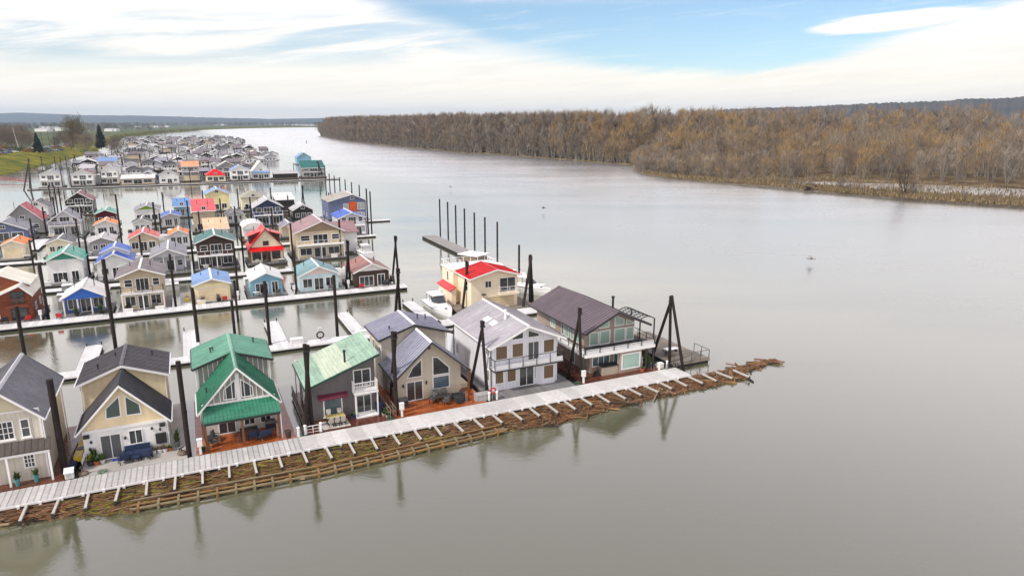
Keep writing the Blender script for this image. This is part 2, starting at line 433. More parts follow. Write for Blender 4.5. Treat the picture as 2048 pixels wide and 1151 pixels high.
for x in (-3.2, .05, 2.8): box(a, 'post', TRIM, x, x + .14, 3.27, 3.41, .5, 2.9)
downpipe(a, 2.72, 3.9, .5, 5.9); downpipe(a, 2.75, 12.6, .5, 5.9)
rebase(a, -.9, 2.75)

# ================================================================ B: cream gable, charcoal roof
CREAM = M('cream_lap', srgb(236, 216, 176), .7, 'lap', .2, var=.07, dirt=.14)
CHAR = M('charcoal_shingle', srgb(60, 59, 62), .75, 'seamy', .3, var=.34)
CHAR2 = M('dark_ribbed_roof', srgb(82, 78, 82), .45, 'seamy', .3, var=.2, spec=.6, seam=.4)
b = near('floating_home', 'cream gabled floating home with charcoal roof and dark angled windows above navy sofas')
hull_float(b, 4.7, 12.5, 2.75, 15.6, CONC)
gpart(b, 'wall', WHITE, lambda q: q.box(4.95, 11.15, 5.2, 9.0, .505, 3.2))
gpart(b, 'upper_wall', CREAM, lambda q: wallprism(q, 4.95, 11.15, 5.2, 9.0, 3.2, 3.62, 6.95))
gable_roof(b, 4.95, 11.15, 5.2, 9.0, 3.62, 6.95, CHAR, trim=TRIM, ovb=.2, ovf=.55, cap=CHAR)
gpart(b, 'rear_wall', CREAM, lambda q: wallprism(q, 4.8, 11.2, 9.3, 15.0, .505, 6.05, 7.25))
gable_roof(b, 4.8, 11.2, 9.3, 15.0, 6.05, 7.25, CHAR2, rib=.38, ribw=.09, trim=TRIM, ovf=.35, ovb=.3, cap=CHAR2, name='rear_roof')
box(b, 'belt_trim', TRIM, 4.95, 11.15, 5.13, 5.196, 3.1, 3.34)
win(b, 'F', 5.2, [(6.72, 4.08), (7.92, 4.12), (7.98, 6.08), (6.82, 5.06)], TRIM, GLASSD, fw=.1)
win(b, 'F', 5.2, [(8.22, 4.12), (9.42, 4.08), (9.36, 5.02), (8.3, 6.02)], TRIM, GLASSD, fw=.1)
win(b, 'F', 5.2, (6.12, 7.66, .56, 2.72), TRIM, SCREEN, 2, 1, fw=.07, name='sliding_door')
win(b, 'F', 5.2, (8.22, 9.26, 1.5, 2.78), TRIM, GLASS, 2, 1, fw=.07)
gpart(b, 'wall_cover', BLACK, lambda q: q.box(10.2, 11.02, 4.98, 5.19, 1.22, 2.12))
for x in (5.02, 10.6): gpart(b, 'wall_lamp', BLACK, lambda q: q.hexa([(x, 4.9, 2.75), (x + .42, 4.9, 2.75), (x + .42, 5.19, 2.7), (x, 5.19, 2.7), (x, 4.9, 2.95), (x + .42, 4.9, 2.95), (x + .42, 5.19, 3.0), (x, 5.19, 3.0)]))
for x, z in ((5.5, 2.3), (10.0, 2.65), (5.35, 1.7), (7.95, 2.2), (10.6, 2.45)): gpart(b, 'wall_ornament', DARK, lambda q: q.lathe([(.02, -.16), (.1, -.05), (.1, .05), (.02, .16)], (x, 5.14, z), 6))
vent(b, 6.0, 11.0, 6.5); vent(b, 7.3, 12.6, 6.95); vent(b, 10.2, 13.5, 6.4)
for x in (4.72, 11.25): downpipe(b, x, 9.2, .5, 6.0)
downpipe(b, 11.2, 5.1, .5, 3.5)
rebase(b, 8.05, 2.75)

# ================================================================ C: green metal roof with porch
GREEN = M('green_metal_roof', srgb(58, 128, 100), .3, 'seamy', .33, var=.2, vscale=.25, spec=.55)
GREEN2 = M('green_rear_roof', srgb(122, 174, 152), .38, 'seamy', .33, var=.2, vscale=.25, spec=.5)
BATT = M('greige_board', srgb(150, 146, 138), .75, 'board', .45, var=.1)
c = near('floating_home', 'bright green metal roofed floating home with white battened gable and green porch')
hull_float(c, 13.2, 21.4, 2.75, 15.6, REDD)
gpart(c, 'wall', M('pale_wall', (.55, .54, .52), .7), lambda q: q.box(14.0, 20.05, 6.2, 9.0, .505, 3.9))
gpart(c, 'upper_wall', BATT, lambda q: wallprism(q, 14.0, 20.05, 4.6, 9.2, 3.905, 3.95, 7.3))
gpart(c, 'soffit', TRIM, lambda q: q.box(14.0, 20.05, 4.6, 6.19, 3.7, 3.9))
gable_roof(c, 14.0, 20.05, 4.6, 9.2, 3.95, 7.3, GREEN, rib=.33, trim=TRIM, ovf=.55, ovb=.1, cap=GREEN2)
gpart(c, 'rear_wall', BATT, lambda q: wallprism(q, 13.9, 20.1, 9.4, 15.0, .505, 6.1, 7.15))
gable_roof(c, 13.9, 20.1, 9.4, 15.0, 6.1, 7.15, GREEN2, rib=.33, trim=DARK, ovf=.4, ovb=.3, cap=GREEN2, name='rear_roof')
q = MB()
for i in range(13):
    x = 14.0 + i * 6.05 / 12; zt = 3.95 + (7.3 - 3.95) * (1 - abs(x - 17.02) / 3.03)
    if zt > 4.3: q.box(x - .035, x + .035, 4.545, 4.597, 4.2, zt - .02)
for i in range(15):
    x = 13.95 + i * 6.1 / 14; q.box(x - .035, x + .035, 9.345, 9.397, 4.0, 6.1 + 1.05 * (1 - abs(x - 17) / 3.1) - .02)
for k in range(12): q.box(13.845, 13.897, 9.5 + k * .48, 9.57 + k * .48, .55, 6.0)
q.build('board_siding', TRIM, c)
gpart(c, 'belt_trim', TRIM, lambda q: q.hexa([(14.0, 4.5, 3.92), (20.05, 4.5, 3.92), (20.05, 4.597, 3.92), (14, 4.597, 3.92), (14.0, 4.5, 4.25), (20.05, 4.5, 4.25), (20.05, 4.597, 4.25), (14, 4.597, 4.25)]))
gpart(c, 'gable_post', TRIM, lambda q: q.box(16.86, 17.2, 4.53, 4.594, 4.25, 6.7))
win(c, 'F', 4.6, [(15.76, 4.38), (16.82, 4.34), (16.9, 6.2), (15.84, 5.36)], TRIM, GLASS, fw=.09)
win(c, 'F', 4.6, [(17.22, 4.38), (18.28, 4.36), (18.26, 5.3), (17.26, 6.2)], TRIM, GLASS, fw=.09)
q = MB(); A_ = ((13.98, 3.05, 3.08), (20.3, 3.05, 3.08), (20.2, 4.5, 4.0), (14.0, 4.5, 4.0))
q.slab(*A_, .08); q.ribs(*A_, .08, 20, .05, .05); q.build('porch_roof', GREEN, c)
box(c, 'porch_beam', DARK, 14.0, 20.25, 3.1, 3.25, 2.85, 3.06)
for x in (14.1, 17.05, 20.05): box(c, 'post', RUST, x - .09, x + .09, 3.12, 3.28, .5, 2.85)
win(c, 'F', 6.2, (15.15, 16.65, .52, 2.55), TRIM, GLASS, 2, 1, name='sliding_door')
win(c, 'F', 6.2, (17.3, 18.3, 1.0, 2.4), TRIM, GLASS, 2, 1); win(c, 'F', 6.2, (18.7, 19.7, 1.0, 2.4), TRIM, GLASS, 2, 1)
win(c, 'L', 14.0, (7.0, 8.2, 1.2, 2.6), TRIM, GLASS, 2, 1)
vent(c, 15.2, 11.5, 6.55); vent(c, 15.4, 12.0, 6.6, hh=.35); vent(c, 19.2, 13.5, 6.45); vent(c, 14.5, 6.3, 4.5)
for x, y in ((13.78, 9.3), (20.2, 9.3), (20.25, 3.2)): downpipe(c, x, y, .5, 3 if y < 5 else 6)
rebase(c, 17.3, 2.75)

# ================================================================ D: mono pitch pale green roof
GREYW = M('dark_grey_lap', srgb(106, 101, 102), .7, 'lap', .16, var=.1, dirt=.18)
ROOFD = M('weathered_green_roof', srgb(168, 196, 174), .4, 'seamx', .3, var=.26, vscale=.35, dirt=0, spec=.55)
dd = near('floating_home', 'dark grey floating home under one sloping pale green roof with maroon awning')
hull_float(dd, 22.4, 30.2, 2.75, 13.6, REDB)
gpart(dd, 'wall', GREYW, lambda q: q.ext([(23.2, 5.6, .505), (29.4, 5.6, .505), (29.4, 5.6, 6.3), (23.2, 5.6, 4.12)], (0, 6.6, 0)))
q = MB(); A_ = ((22.7, 4.8, 3.95), (22.7, 12.6, 3.95), (29.75, 12.6, 6.43), (29.75, 4.8, 6.43))
q.slab(*A_, .13); q.ribs(*A_, .13, 26, .045, .04); rf = q.build('roof', ROOFD, dd)
q = MB(); q.slab((24.6, 4.83, 4.76), (24.6, 12.57, 4.76), (27.1, 12.57, 5.64), (27.1, 4.83, 5.64), .012); q.build('worn_band', M('worn_cream_metal', srgb(200, 206, 180), .4, 'seamx', .3, var=.12, spec=.6), rf)
q = MB(); q.hexa([(22.7, 4.74, 3.85), (29.75, 4.74, 6.33), (29.75, 4.79, 6.33), (22.7, 4.79, 3.85), (22.7, 4.74, 4.07), (29.75, 4.74, 6.55), (29.75, 4.79, 6.55), (22.7, 4.79, 4.07)]); q.box(22.6, 22.69, 4.8, 12.6, 3.9, 4.03)
q.build('fascia', M('dark_green_trim', (.02, .06, .045), .5), rf)
gpart(dd, 'chimney', BLACK, lambda q: (q.tube((26.8, 6.6, 5.2), (26.8, 6.6, 6.55), .1), q.tube((26.8, 6.6, 6.58), (26.8, 6.6, 6.75), .16)))
win(dd, 'F', 5.6, (24.35, 26.15, .7, 2.5), TRIM, GLASSB, 1, 1, fw=.11, sill=True)
gpart(dd, 'awning', M('maroon_canvas', (.13, .02, .04), .8), lambda q: q.slab((23.9, 4.95, 2.62), (26.65, 4.95, 2.62), (26.65, 5.58, 2.9), (23.9, 5.58, 2.9), .09))
win(dd, 'F', 5.6, (27.3, 29.0, 3.15, 4.98), TRIM, GLASS, 2, 1, name='balcony_door')
box(dd, 'balcony', TRIM, 27.1, 29.4, 4.4, 5.59, 2.85, 3.05)
rail(dd, [(27.15, 5.5), (27.15, 4.45), (29.35, 4.45), (29.35, 5.5)], 3.05, .95, TRIM, 1.15, 2, .15)
for x in (27.2, 29.3): box(dd, 'post', TRIM, x - .06, x + .06, 4.45, 4.57, .5, 2.85)
win(dd, 'F', 5.6, (27.45, 28.95, .52, 2.35), TRIM, GLASS, 2, 1, name='patio_door')
box(dd, 'door_step', TRIM, 27.2, 29.3, 4.3, 5.55, .505, .62)
q = MB()
for k in range(7): q.box(23.13, 23.195, 5.7 + k * 1.06, 5.76 + k * 1.06, .55, 4.05)
q.build('board_siding', TRIM, dd)
gpart(dd, 'side_fence', WOODG, lambda q: [q.box(22.45, 22.52, 5.5 + k * .95, 5.58 + k * .95, .5, 1.5) for k in range(9)] + [q.box(22.46, 22.51, 5.5, 13.2, z, z + .1) for z in (.9, 1.4)])
rail(dd, [(23.0, 12.6), (25.6, 12.6), (25.6, 13.4), (23.0, 13.4), (23.0, 12.6)], 3.1, .95, TRIM, 1.0, 2, name='roof_railing')
box(dd, 'roof_terrace', TRIM, 22.9, 25.7, 12.55, 13.5, 2.9, 3.1)
for x in (22.95, 25.6): box(dd, 'post', TRIM, x - .05, x + .05, 13.35, 13.45, .5, 2.9)
rail(dd, [(30.1, 3.0), (30.1, 7.5)], .5, 1.0, WOODG, 1.1, 3, name='walk_railing')
rebase(dd, 26.2, 2.75)

# ================================================================ E: beige gable with slate blue roof
BEIGE = M('beige_stucco', srgb(193, 184, 164), .8, var=.08, dirt=.16)
SLATE = M('slate_blue_roof', srgb(150, 150, 166), .32, 'seamy', .45, var=.14, spec=.7, seam=.38)
ee = near('floating_home', 'beige floating home with steep slate blue ribbed roof over a wet orange deck')
hull_float(ee, 30.6, 40.0, 2.75, 16.2, REDD)
gpart(ee, 'wall', BEIGE, lambda q: wallprism(q, 31.7, 38.5, 6.2, 10.2, .505, 3.8, 6.75))
gable_roof(ee, 31.7, 38.5, 6.2, 10.2, 3.8, 6.75, SLATE, rib=.45, ribw=.12, trim=DARK, ovf=1.2, ovb=.5, ov=.6, cap=TRIM)
gpart(ee, 'rear_wall', BEIGE, lambda q: wallprism(q, 31.4, 38.4, 10.4, 15.6, .505, 6.1, 7.2, xr=34.9))
gable_roof(ee, 31.4, 38.4, 10.4, 15.6, 6.1, 7.2, SLATE, xr=34.9, rib=.45, ribw=.12, trim=DARK, ovf=.35, ovb=.4, cap=TRIM, name='rear_roof')
win(ee, 'F', 6.2, [(32.7, 2.98), (34.35, 2.98), (34.35, 4.95), (33.3, 4.05)], TRIM, GLASS, fw=.09)
win(ee, 'F', 6.2, [(35.42, 2.86), (37.3, 2.82), (37.3, 3.55), (36.05, 4.82), (35.45, 4.95)], TRIM, GLASS, fw=.11)
win(ee, 'F', 6.2, (35.42, 37.3, 1.35, 2.78), TRIM, GLASSB, 1, 1, fw=.11)
win(ee, 'F', 6.2, (32.65, 34.4, .54, 2.62), TRIM, GLASS, 2, 1, name='sliding_door')
for k, y in enumerate((6.9, 8.6, 10.8)): win(ee, 'L', 31.7 if y < 10 else 31.4, (y, y + .85, 1.3 if y < 10 else 3.9, 2.6 if y < 10 else 5.1), TRIM, GLASS, 1, 2)
win(ee, 'L', 31.4, (13.2, 14.2, 3.9, 5.2), TRIM, GLASS, 2, 1)
for x in (32.35, 34.75): gpart(ee, 'wall_lamp', BLACK, lambda q: q.box(x - .07, x + .07, 6.05, 6.19, 2.1, 2.45))
gpart(ee, 'gable_lamp', BLACK, lambda q: q.box(34.98, 35.22, 5.9, 6.19, 5.85, 6.2))
for x in (31.3, 39.0): box(ee, 'post', RUST, x - .09, x + .09, 5.1, 5.28, .5, 3.35)
vent(ee, 32.6, 11.6, 6.5, hh=.4); vent(ee, 36.2, 13.2, 6.9); vent(ee, 37.3, 13.8, 6.6)
downpipe(ee, 31.3, 10.3, .5, 6.0); downpipe(ee, 38.5, 10.3, .5, 6.0)
rail(ee, [(30.65, 3.0), (30.65, 6.6)], .5, 1.0, WOODG, 1.1, 3, name='walk_railing')
rebase(ee, 35.3, 2.75)

# ================================================================ F: white two storey, light grey roof
PALE = M('pale_lavender_lap', srgb(222, 222, 228), .65, 'board', .4, var=.05, dirt=.14)
ROOFF = M('light_grey_metal_roof', srgb(176, 172, 175), .35, 'seamy', .45, var=.16, spec=.6, vscale=.3)
ff = near('floating_home', 'white two storey floating home with light grey metal roof and tan window blinds')
hull_float(ff, 40.6, 50.4, 2.75, 16.6, DECKG)
gpart(ff, 'wall', PALE, lambda q: wallprism(q, 41.5, 49.2, 5.0, 16.0, .505, 5.72, 7.35))
gable_roof(ff, 41.5, 49.2, 5.0, 16.0, 5.72, 7.35, ROOFF, rib=.45, trim=TRIM, ovf=1.0, ov=.6, cap=TRIM)
win(ff, 'F', 5.0, [(43.78, 5.82), (45.18, 5.82), (45.18, 6.72), (43.78, 6.1)], TRIM, GLASS, fw=.09)
win(ff, 'F', 5.0, [(45.66, 5.82), (47.05, 5.82), (47.05, 6.2), (45.66, 6.76)], TRIM, GLASS, fw=.09)
for p in ((41.9, 43.35, 3.85, 5.42), (43.78, 45.2, 3.85, 5.48), (47.5, 48.9, 3.85, 5.42), (41.82, 42.9, 1.22, 2.8), (43.2, 44.35, 1.22, 2.8)): win(ff, 'F', 5.0, p, TRIM, BLIND, 1, 1, fw=.1)
win(ff, 'F', 5.0, (45.66, 47.06, 3.32, 5.4), TRIM, SCREEN, 2, 1, name='balcony_door')
win(ff, 'F', 5.0, (44.65, 46.45, .54, 2.72), TRIM, GLASS, 2, 1, name='patio_door')
gpart(ff, 'bay_wall', PALE, lambda q: q.ext([(46.6, 4.995, .51), (47.2, 4.55, .51), (48.75, 4.55, .51), (48.9, 4.995, .51)], (0, 0, 2.6)))
win(ff, 'F', 4.55, (47.3, 48.65, 1.05, 2.7), TRIM, BLIND, 1, 1, fw=.1)
win(ff, 'F', 5.0, (46.5, 46.75, 1.2, 2.6), TRIM, GLASS, 1, 1, fw=.05)
box(ff, 'balcony', BLACK, 41.2, 49.3, 3.55, 4.99, 3.1, 3.24)
box(ff, 'balcony_floor', DECKW, 41.22, 49.28, 3.6, 4.98, 3.245, 3.27)
rail(ff, [(41.25, 4.95), (41.25, 3.6), (49.25, 3.6), (49.25, 4.95)], 3.27, 1.1, BLACK, 1.6, 1)
gpart(ff, 'balcony_glass', M('frosted_panel', (.62, .62, .62), .2, spec=.7), lambda q: q.box(41.3, 49.2, 3.63, 3.64, 3.32, 3.8))
for y, z in ((5.5, 1.4), (5.5, 4.2)): win(ff, 'L', 41.5, (y, y + .95, z, z + 1.3), TRIM, GLASS, 3, 1)
win(ff, 'L', 41.5, (12.6, 13.3, .54, 2.4), TRIM, WHITE, 1, 1, name='side_door')
win(ff, 'L', 41.5, (14.6, 15.3, 1.6, 2.9), TRIM, GLASS, 1, 1)
gpart(ff, 'lean_to_wall', PALE, lambda q: q.box(41.6, 45, 16.2, 18.8, .505, 3.3))
gpart(ff, 'lean_to_roof', ROOFF, lambda q: q.slab((41.3, 16.05, 4.1), (45.2, 16.05, 4.1), (45.2, 19.1, 3.32), (41.3, 19.1, 3.32), .1))
gpart(ff, 'skylight', TRIM, lambda q: [q.hexa([(43.1, y, 6.52), (43.75, y, 6.66 + .14), (43.75, y + 1.2, 6.8), (43.1, y + 1.2, 6.52), (43.1, y, 6.64), (43.75, y, 6.92), (43.75, y + 1.2, 6.92), (43.1, y + 1.2, 6.64)]) for y in (8.2, 9.9)])
gpart(ff, 'chimney', TRIM, lambda q: (q.tube((44.6, 8.3, 6.9), (44.6, 8.3, 7.45), .17), q.tube((44.6, 8.3, 7.45), (44.6, 8.3, 8.1), .1), q.tube((44.6, 8.3, 8.1), (44.6, 8.3, 8.22), .17)))
downpipe(ff, 41.42, 16.0, .5, 5.6, DARK); downpipe(ff, 41.42, 5.02, .5, 5.6, DARK); downpipe(ff, 49.25, 5.05, .5, 5.6)
rebase(ff, 45.4, 2.75)

# ================================================================ G: taupe, mauve roof, wrap-around balcony
TAUPE = M('taupe_siding', srgb(168, 152, 138), .7, 'lap', .2, var=.09, dirt=.16)
MAUVE = M('mauve_metal_roof', srgb(104, 92, 96), .42, 'seamy', .35, var=.16, spec=.5)
gg = near('floating_home', 'large taupe floating home at the walkway end with mauve roof and wraparound balcony')
hull_float(gg, 51.4, 61.9, 2.75, 18.8, REDB)
gpart(gg, 'wall', TAUPE, lambda q: wallprism(q, 53.4, 60.2, 6.3, 17.8, 3.2, 5.82, 7.35, xr=56.7))
gpart(gg, 'lower_wall', TAUPE, lambda q: q.box(53.6, 60.0, 5.2, 17.6, .505, 3.0))
gable_roof(gg, 53.4, 60.2, 6.3, 17.8, 5.82, 7.35, MAUVE, xr=56.7, rib=.5, trim=DARK, ovf=1.9, ov=1.0, cap=MAUVE, th=.14)
for p in ((54.08, 55.36, 3.28, 4.92), (55.44, 56.9, 3.26, 4.94), (57.4, 58.98, 3.28, 4.96), (59.0, 60.16, 3.3, 4.94)): win(gg, 'F', 6.3, p, TRIM, GLASSG, 1, 1, fw=.13)
for p in ([(54.1, 5.22), (55.2, 5.22), (55.2, 5.98), (54.1, 5.6)], [(55.36, 5.22), (56.72, 5.22), (56.72, 6.66), (55.36, 6.06)], [(57.4, 5.22), (58.76, 5.22), (58.76, 6.0), (57.4, 6.62)], [(58.98, 5.2), (60.1, 5.2), (60.1, 5.46), (58.98, 5.92)]): win(gg, 'F', 6.3, p, TRIM, GLASSG, 1, 1, fw=.11)
for u0, u1 in ((6.9, 8.2), (8.5, 9.3), (9.6, 10.6), (10.8, 11.4)): win(gg, 'L', 53.4, (u0, u1, 3.45, 5.3), TRIM, GLASSG if u0 < 10 else GLASSB, 1, 1)
win(gg, 'L', 53.4, (12.9, 14.1, 3.7, 4.9), TRIM, GLASSG, 2, 1)
q = MB(); q.box(52.1, 60.5, 3.7, 6.29, 3.0, 3.19); q.box(52.1, 53.39, 6.29, 13, 3.0, 3.19); q.box(60.22, 61.4, 3.705, 12, 3.0, 3.19); q.build('balcony', DARK, gg)
q = MB(); q.box(52.05, 61.3, 3.64, 3.695, 3.0, 3.35); q.box(52.0, 52.05, 3.64, 13, 3.0, 3.35); q.build('balcony_skirt', TRIM, gg)
rail(gg, [(52.1, 13), (52.1, 3.75), (61.3, 3.75), (61.3, 12)], 3.2, 1.0, BLACK, 1.75, 3)
gpart(gg, 'railing_panel', TRIM, lambda q: q.box(52.2, 61.2, 3.80, 3.81, 3.3, 3.85)); gpart(gg, 'railing_panel', TRIM, lambda q: q.box(52.15, 52.16, 3.9, 12.9, 3.3, 3.85))
gpart(gg, 'bay_wall', TAUPE, lambda q: q.box(56.6, 59.6, 3.8, 5.19, .505, 2.99))
win(gg, 'F', 3.8, (56.85, 59.4, .85, 2.72), TRIM, GLASSG, 1, 1, fw=.13)
win(gg, 'F', 5.2, (53.85, 56.2, 1.2, 2.4), TRIM, GLASSB, 3, 1)
win(gg, 'L', 56.6, (4.05, 4.95, .9, 2.7), TRIM, GLASSB, 1, 1)
win(gg, 'L', 53.6, (8.5, 9.4, .54, 2.5), TRIM, GLASS, 1, 1, name='side_door')
gpart(gg, 'chimney', BLACK, lambda q: (q.tube((58.4, 8.2, 6.4), (58.4, 8.2, 8.0), .13), q.tube((58.4, 8.2, 8.05), (58.4, 8.2, 8.25), .2)))
for x, y in ((52.15, 12.9), (52.15, 3.78), (61.2, 3.8), (61.2, 11.8), (60.2, 3.8)): box(gg, 'post', DARK, x - .07, x + .07, y - .07, y + .07, .5, 2.99)
q = MB()
for k in range(7):                                  # curved pergola canopy on the right
    y = 6.8 + k * .75
    pr = [(61.3 + .34 * i, 5.35 + .32 * math.sin(math.pi * i / 6)) for i in range(7)]
    for p0, p1 in zip(pr, pr[1:]): q.bar((p0[0], y, p0[1]), (p1[0], y, p1[1]), .06, .08)
for i in range(7): q.bar((61.3 + .34 * i, 6.7, 5.4 + .32 * math.sin(math.pi * i / 6)), (61.3 + .34 * i, 11.4, 5.4 + .32 * math.sin(math.pi * i / 6)), .05, .05)
for x, y in ((61.3, 6.7), (63.35, 6.7), (63.35, 11.4)): q.box(x - .06, x + .06, y - .06, y + .06, .55, 5.35)
q.build('pergola', BLACK, gg)
rebase(gg, 56.7, 2.75)

# ================================================================ H: cream boathouse home with red roof, behind the row
HC = M('cream_stucco', srgb(232, 216, 188), .75, var=.05)
HR = M('red_metal_roof', srgb(206, 22, 28), .3, 'seamy', .4, var=.14, spec=.5, vscale=.3)
hh = near('floating_home', 'cream floating home with glossy red metal roof and recessed balcony standing behind the front row')
hh['group'] = 'floating homes moored behind the front row'
hull_float(hh, 49.2, 61.5, 33.6, 47, WOODG)
gpart(hh, 'wall', HC, lambda q: wallprism(q, 51.4, 59.0, 35.2, 40.6, .505, 5.5, 6.5, xr=55.4))
gable_roof(hh, 51.4, 59.0, 35.2, 40.6, 5.5, 6.5, HR, xr=55.4, rib=.4, trim=TRIM, ovf=.7, ov=.5, cap=HR)
gpart(hh, 'rear_wall', HC, lambda q: q.box(50.6, 58.0, 40.62, 45.5, .505, 5.55))
gpart(hh, 'roof_deck', WHITE, lambda q: q.box(50.4, 58.2, 40.95, 45.8, 5.56, 5.72))
rail(hh, [(50.5, 41.2), (50.5, 45.7), (58.1, 45.7), (58.1, 41.2)], 5.72, .9, TRIM, 1.2, 2, name='roof_railing')
gpart(hh, 'side_canopy', HR, lambda q: q.slab((49.5, 39.2, 2.75), (49.5, 45.4, 2.75), (50.59, 45.4, 3.25), (50.59, 39.2, 3.25), .1))
gpart(hh, 'side_wall', HC, lambda q: q.box(49.9, 50.59, 39.5, 45.2, .51, 2.9))
win(hh, 'F', 35.2, (53.6, 54.7, 3.75, 4.85), TRIM, GLASS, 2, 1)
win(hh, 'F', 35.2, (56.0, 58.7, 2.85, 5.1), TRIM, GLASS, 2, 1, name='balcony_door')
box(hh, 'balcony', HC, 55.8, 58.9, 34.3, 35.19, 2.55, 2.8)
rail(hh, [(55.85, 35.1), (55.85, 34.35), (58.85, 34.35), (58.85, 35.1)], 2.8, 1.0, TRIM, 1.45, 3)
win(hh, 'F', 35.2, (53.2, 58.6, .52, 2.4), HC, M('tan_garage_door', srgb(205, 185, 150), .6, 'lap', .4), 1, 1, name='garage_door', fw=.14)
win(hh, 'L', 51.4, (36.4, 37.2, 3.2, 4.8), TRIM, GLASS, 1, 2); win(hh, 'L', 50.6, (42.6, 43.3, 3.6, 5.2), TRIM, GLASS, 1, 1); win(hh, 'L', 51.4, (39.2, 39.8, 5.0, 5.35), TRIM, GLASS, 1, 1, fw=.05)
gpart(hh, 'satellite_dish', DARK, lambda q: (q.lathe([(.05, 0), (.3, .06), (.42, .16), (.4, .17), (.28, .08)], (53.3, 34.85, 2.75), 12), q.tube((53.3, 34.85, 2.7), (53.3, 35.15, 2.4), .03)))
gpart(hh, 'heat_pump', WHITE, lambda q: q.box(49.5, 49.88, 43.6, 44.6, .9, 2.0))
rebase(hh, 55, 34)

# ================================================================ front walkway, beams, log boom, driftwood
def dock(name, label, s0, s1, t0, t1, mat, group=None, z=.5, cat='dock'):
    d = st(name, label, cat, (s0 + s1) / 2, (t0 + t1) / 2, 0, group=group)
    hx, hy = (s1 - s0) / 2, (t1 - t0) / 2
    box(d, 'deck', mat, -hx, hx, -hy, hy, z - .07, z)
    q = MB(); q.box(-hx - .06, hx + .06, -hy - .06, -hy - .003, z - .2, z - .03); q.box(-hx - .06, hx + .06, hy + .003, hy + .06, z - .2, z - .03)
    q.build('edge_beam', TRIM if mat is not WOODG else WOODG, d)
    box(d, 'float', M('float_black', (.012, .012, .012), .8), -hx + .1, hx - .1, -hy + .05, hy - .05, -.3, z - .08)
    return d
WALKP = M('white_plank_walk', (.52, .505, .48), .6, 'plankx', .42, var=.12, dirt=.2, gap=.3)
WALKC = M('white_walk', (.6, .585, .55), .6, 'plankx', 1.4, var=.1, dirt=.22, gap=.02)
wk = dock('walkway', 'white planked walkway in front of the three leftmost near homes, with gaps between planks', -30, 21.5, 0, 2.6, WALKP, z=.55, cat='walkway')
wk2 = dock('walkway', 'smooth white walkway in front of the right hand floating homes ending at the open river', 21.53, 63.5, 0, 2.6, WALKC, z=.55, cat='walkway')
q = MB()
for k in range(44): q.box(-28 + k * 1.15 + 4.2, -28 + k * 1.15 + 4.34, -1.5, -1.36, .3, .47)
for d, a_, b_ in ((wk, -29, 21), (wk2, 22, 63)):
    c0 = (-30 + 21.5) / 2 if d is wk else (21.53 + 63.5) / 2
    q = MB(); k = a_
    while k < b_: q.box(k - c0 - .09, k - c0 + .09, -1.3 - .2, -1.3 - .065, .28, .5); k += 1.37
    q.build('edge_bracket', TRIM, d)
ORD = ['first', 'second', 'third', 'fourth', 'fifth', 'sixth', 'seventh', 'eighth', 'ninth', 'tenth', 'eleventh', 'twelfth', 'thirteenth', 'fourteenth', 'fifteenth', 'sixteenth', 'seventeenth', 'eighteenth', 'nineteenth', 'twentieth']
def ordn(i): return ORD[i] if i < 20 else {20: 'twenty', 30: 'thirty', 40: 'forty'}[(i + 1) // 10 * 10] + '-' + (ORD[(i + 1) % 10 - 1]) if (i + 1) % 10 else {30: 'thirtieth', 40: 'fortieth'}[i + 1]
bq = MB(); bq.box(-.085, .085, -1.3, 1.2, -.08, .08)
beams = []
for i in range(38):
    s = 1.65 + 1.985 * (i - 3)
    if s > 69.5: break
    sh = -.75 if s > 68 else (-.15 if s > 63 else 0)
    j = random.uniform(-.12, .12)
    if i == 0:
        bm0 = bq.build('boom_beam', M('weathered_white_beam', (.5, .47, .42), .7, var=.25, vscale=2, dirt=.2)); o = bm0
        box(o, 'end_cap', DARK, -.09, .09, -1.42, -1.305, -.28, .07)
    else: o = dup(bm0)
    o.location = W(s, -1.12 + sh + j, .4 + random.uniform(-.04, .03)); o.rotation_euler = (random.uniform(-.05, -.01), random.uniform(-.02, .02), ANG + random.uniform(-.05, .05))
    tag(o, 'white painted beam reaching out over the driftwood, %s one counting from the left' % ordn(i), 'beam', 'white beams reaching out from the walkway over the driftwood')
LOGW = M('boom_timber', (.2, .155, .085), .75, var=.3, vscale=1.2)
LOGY = M('boom_timber_orange', (.22, .125, .045), .7, var=.3, vscale=1.2)
PALEW = M('boom_block', (.2, .16, .09), .8, var=.35, vscale=1.5)
def boom(s0, s1, ta, tb, mat, label):
    h = st('log_boom', label, 'log boom', (s0 + s1) / 2, (ta + tb) / 2 - .4)
    L = (s1 - s0) / 2; k = (tb - ta) / 2
    for y, z, r, m in ((-.5, .3, .1, mat), (.05, .32, .085, LOGY if mat is LOGW else LOGW), (.62, .42, .085, mat)):
        gpart(h, 'rail', m, lambda q: q.tube((-L, y - k, z), (L, y + k, z), r, n=7))
    n = int(L * 2 / 1.35)
    for i in range(n):
        x = -L + .5 + i * 1.35; y = k * x / L
        gpart(h, 'crosspiece', PALEW if i % 4 else LOGY, lambda q: (q.hexa([(x - .08, y - .64, .1), (x + .08, y - .64, .1), (x + .13, y + .3, .14), (x - .03, y + .3, .14), (x - .08, y - .64, .41), (x + .08, y - .64, .41), (x + .13, y + .3, .43), (x - .03, y + .3, .43)]), q.tube((x, y - .52, -.5), (x, y - .52, .2), .12, n=6)))
    return h
boom(8.6, 21.8, -2.95, -3.5, LOGW, 'weathered timber log boom of three rails at the left of the driftwood')
boom(21.6, 39.2, -3.55, -2.75, LOGY, 'orange brown timber log boom of three rails floating off the grey house')

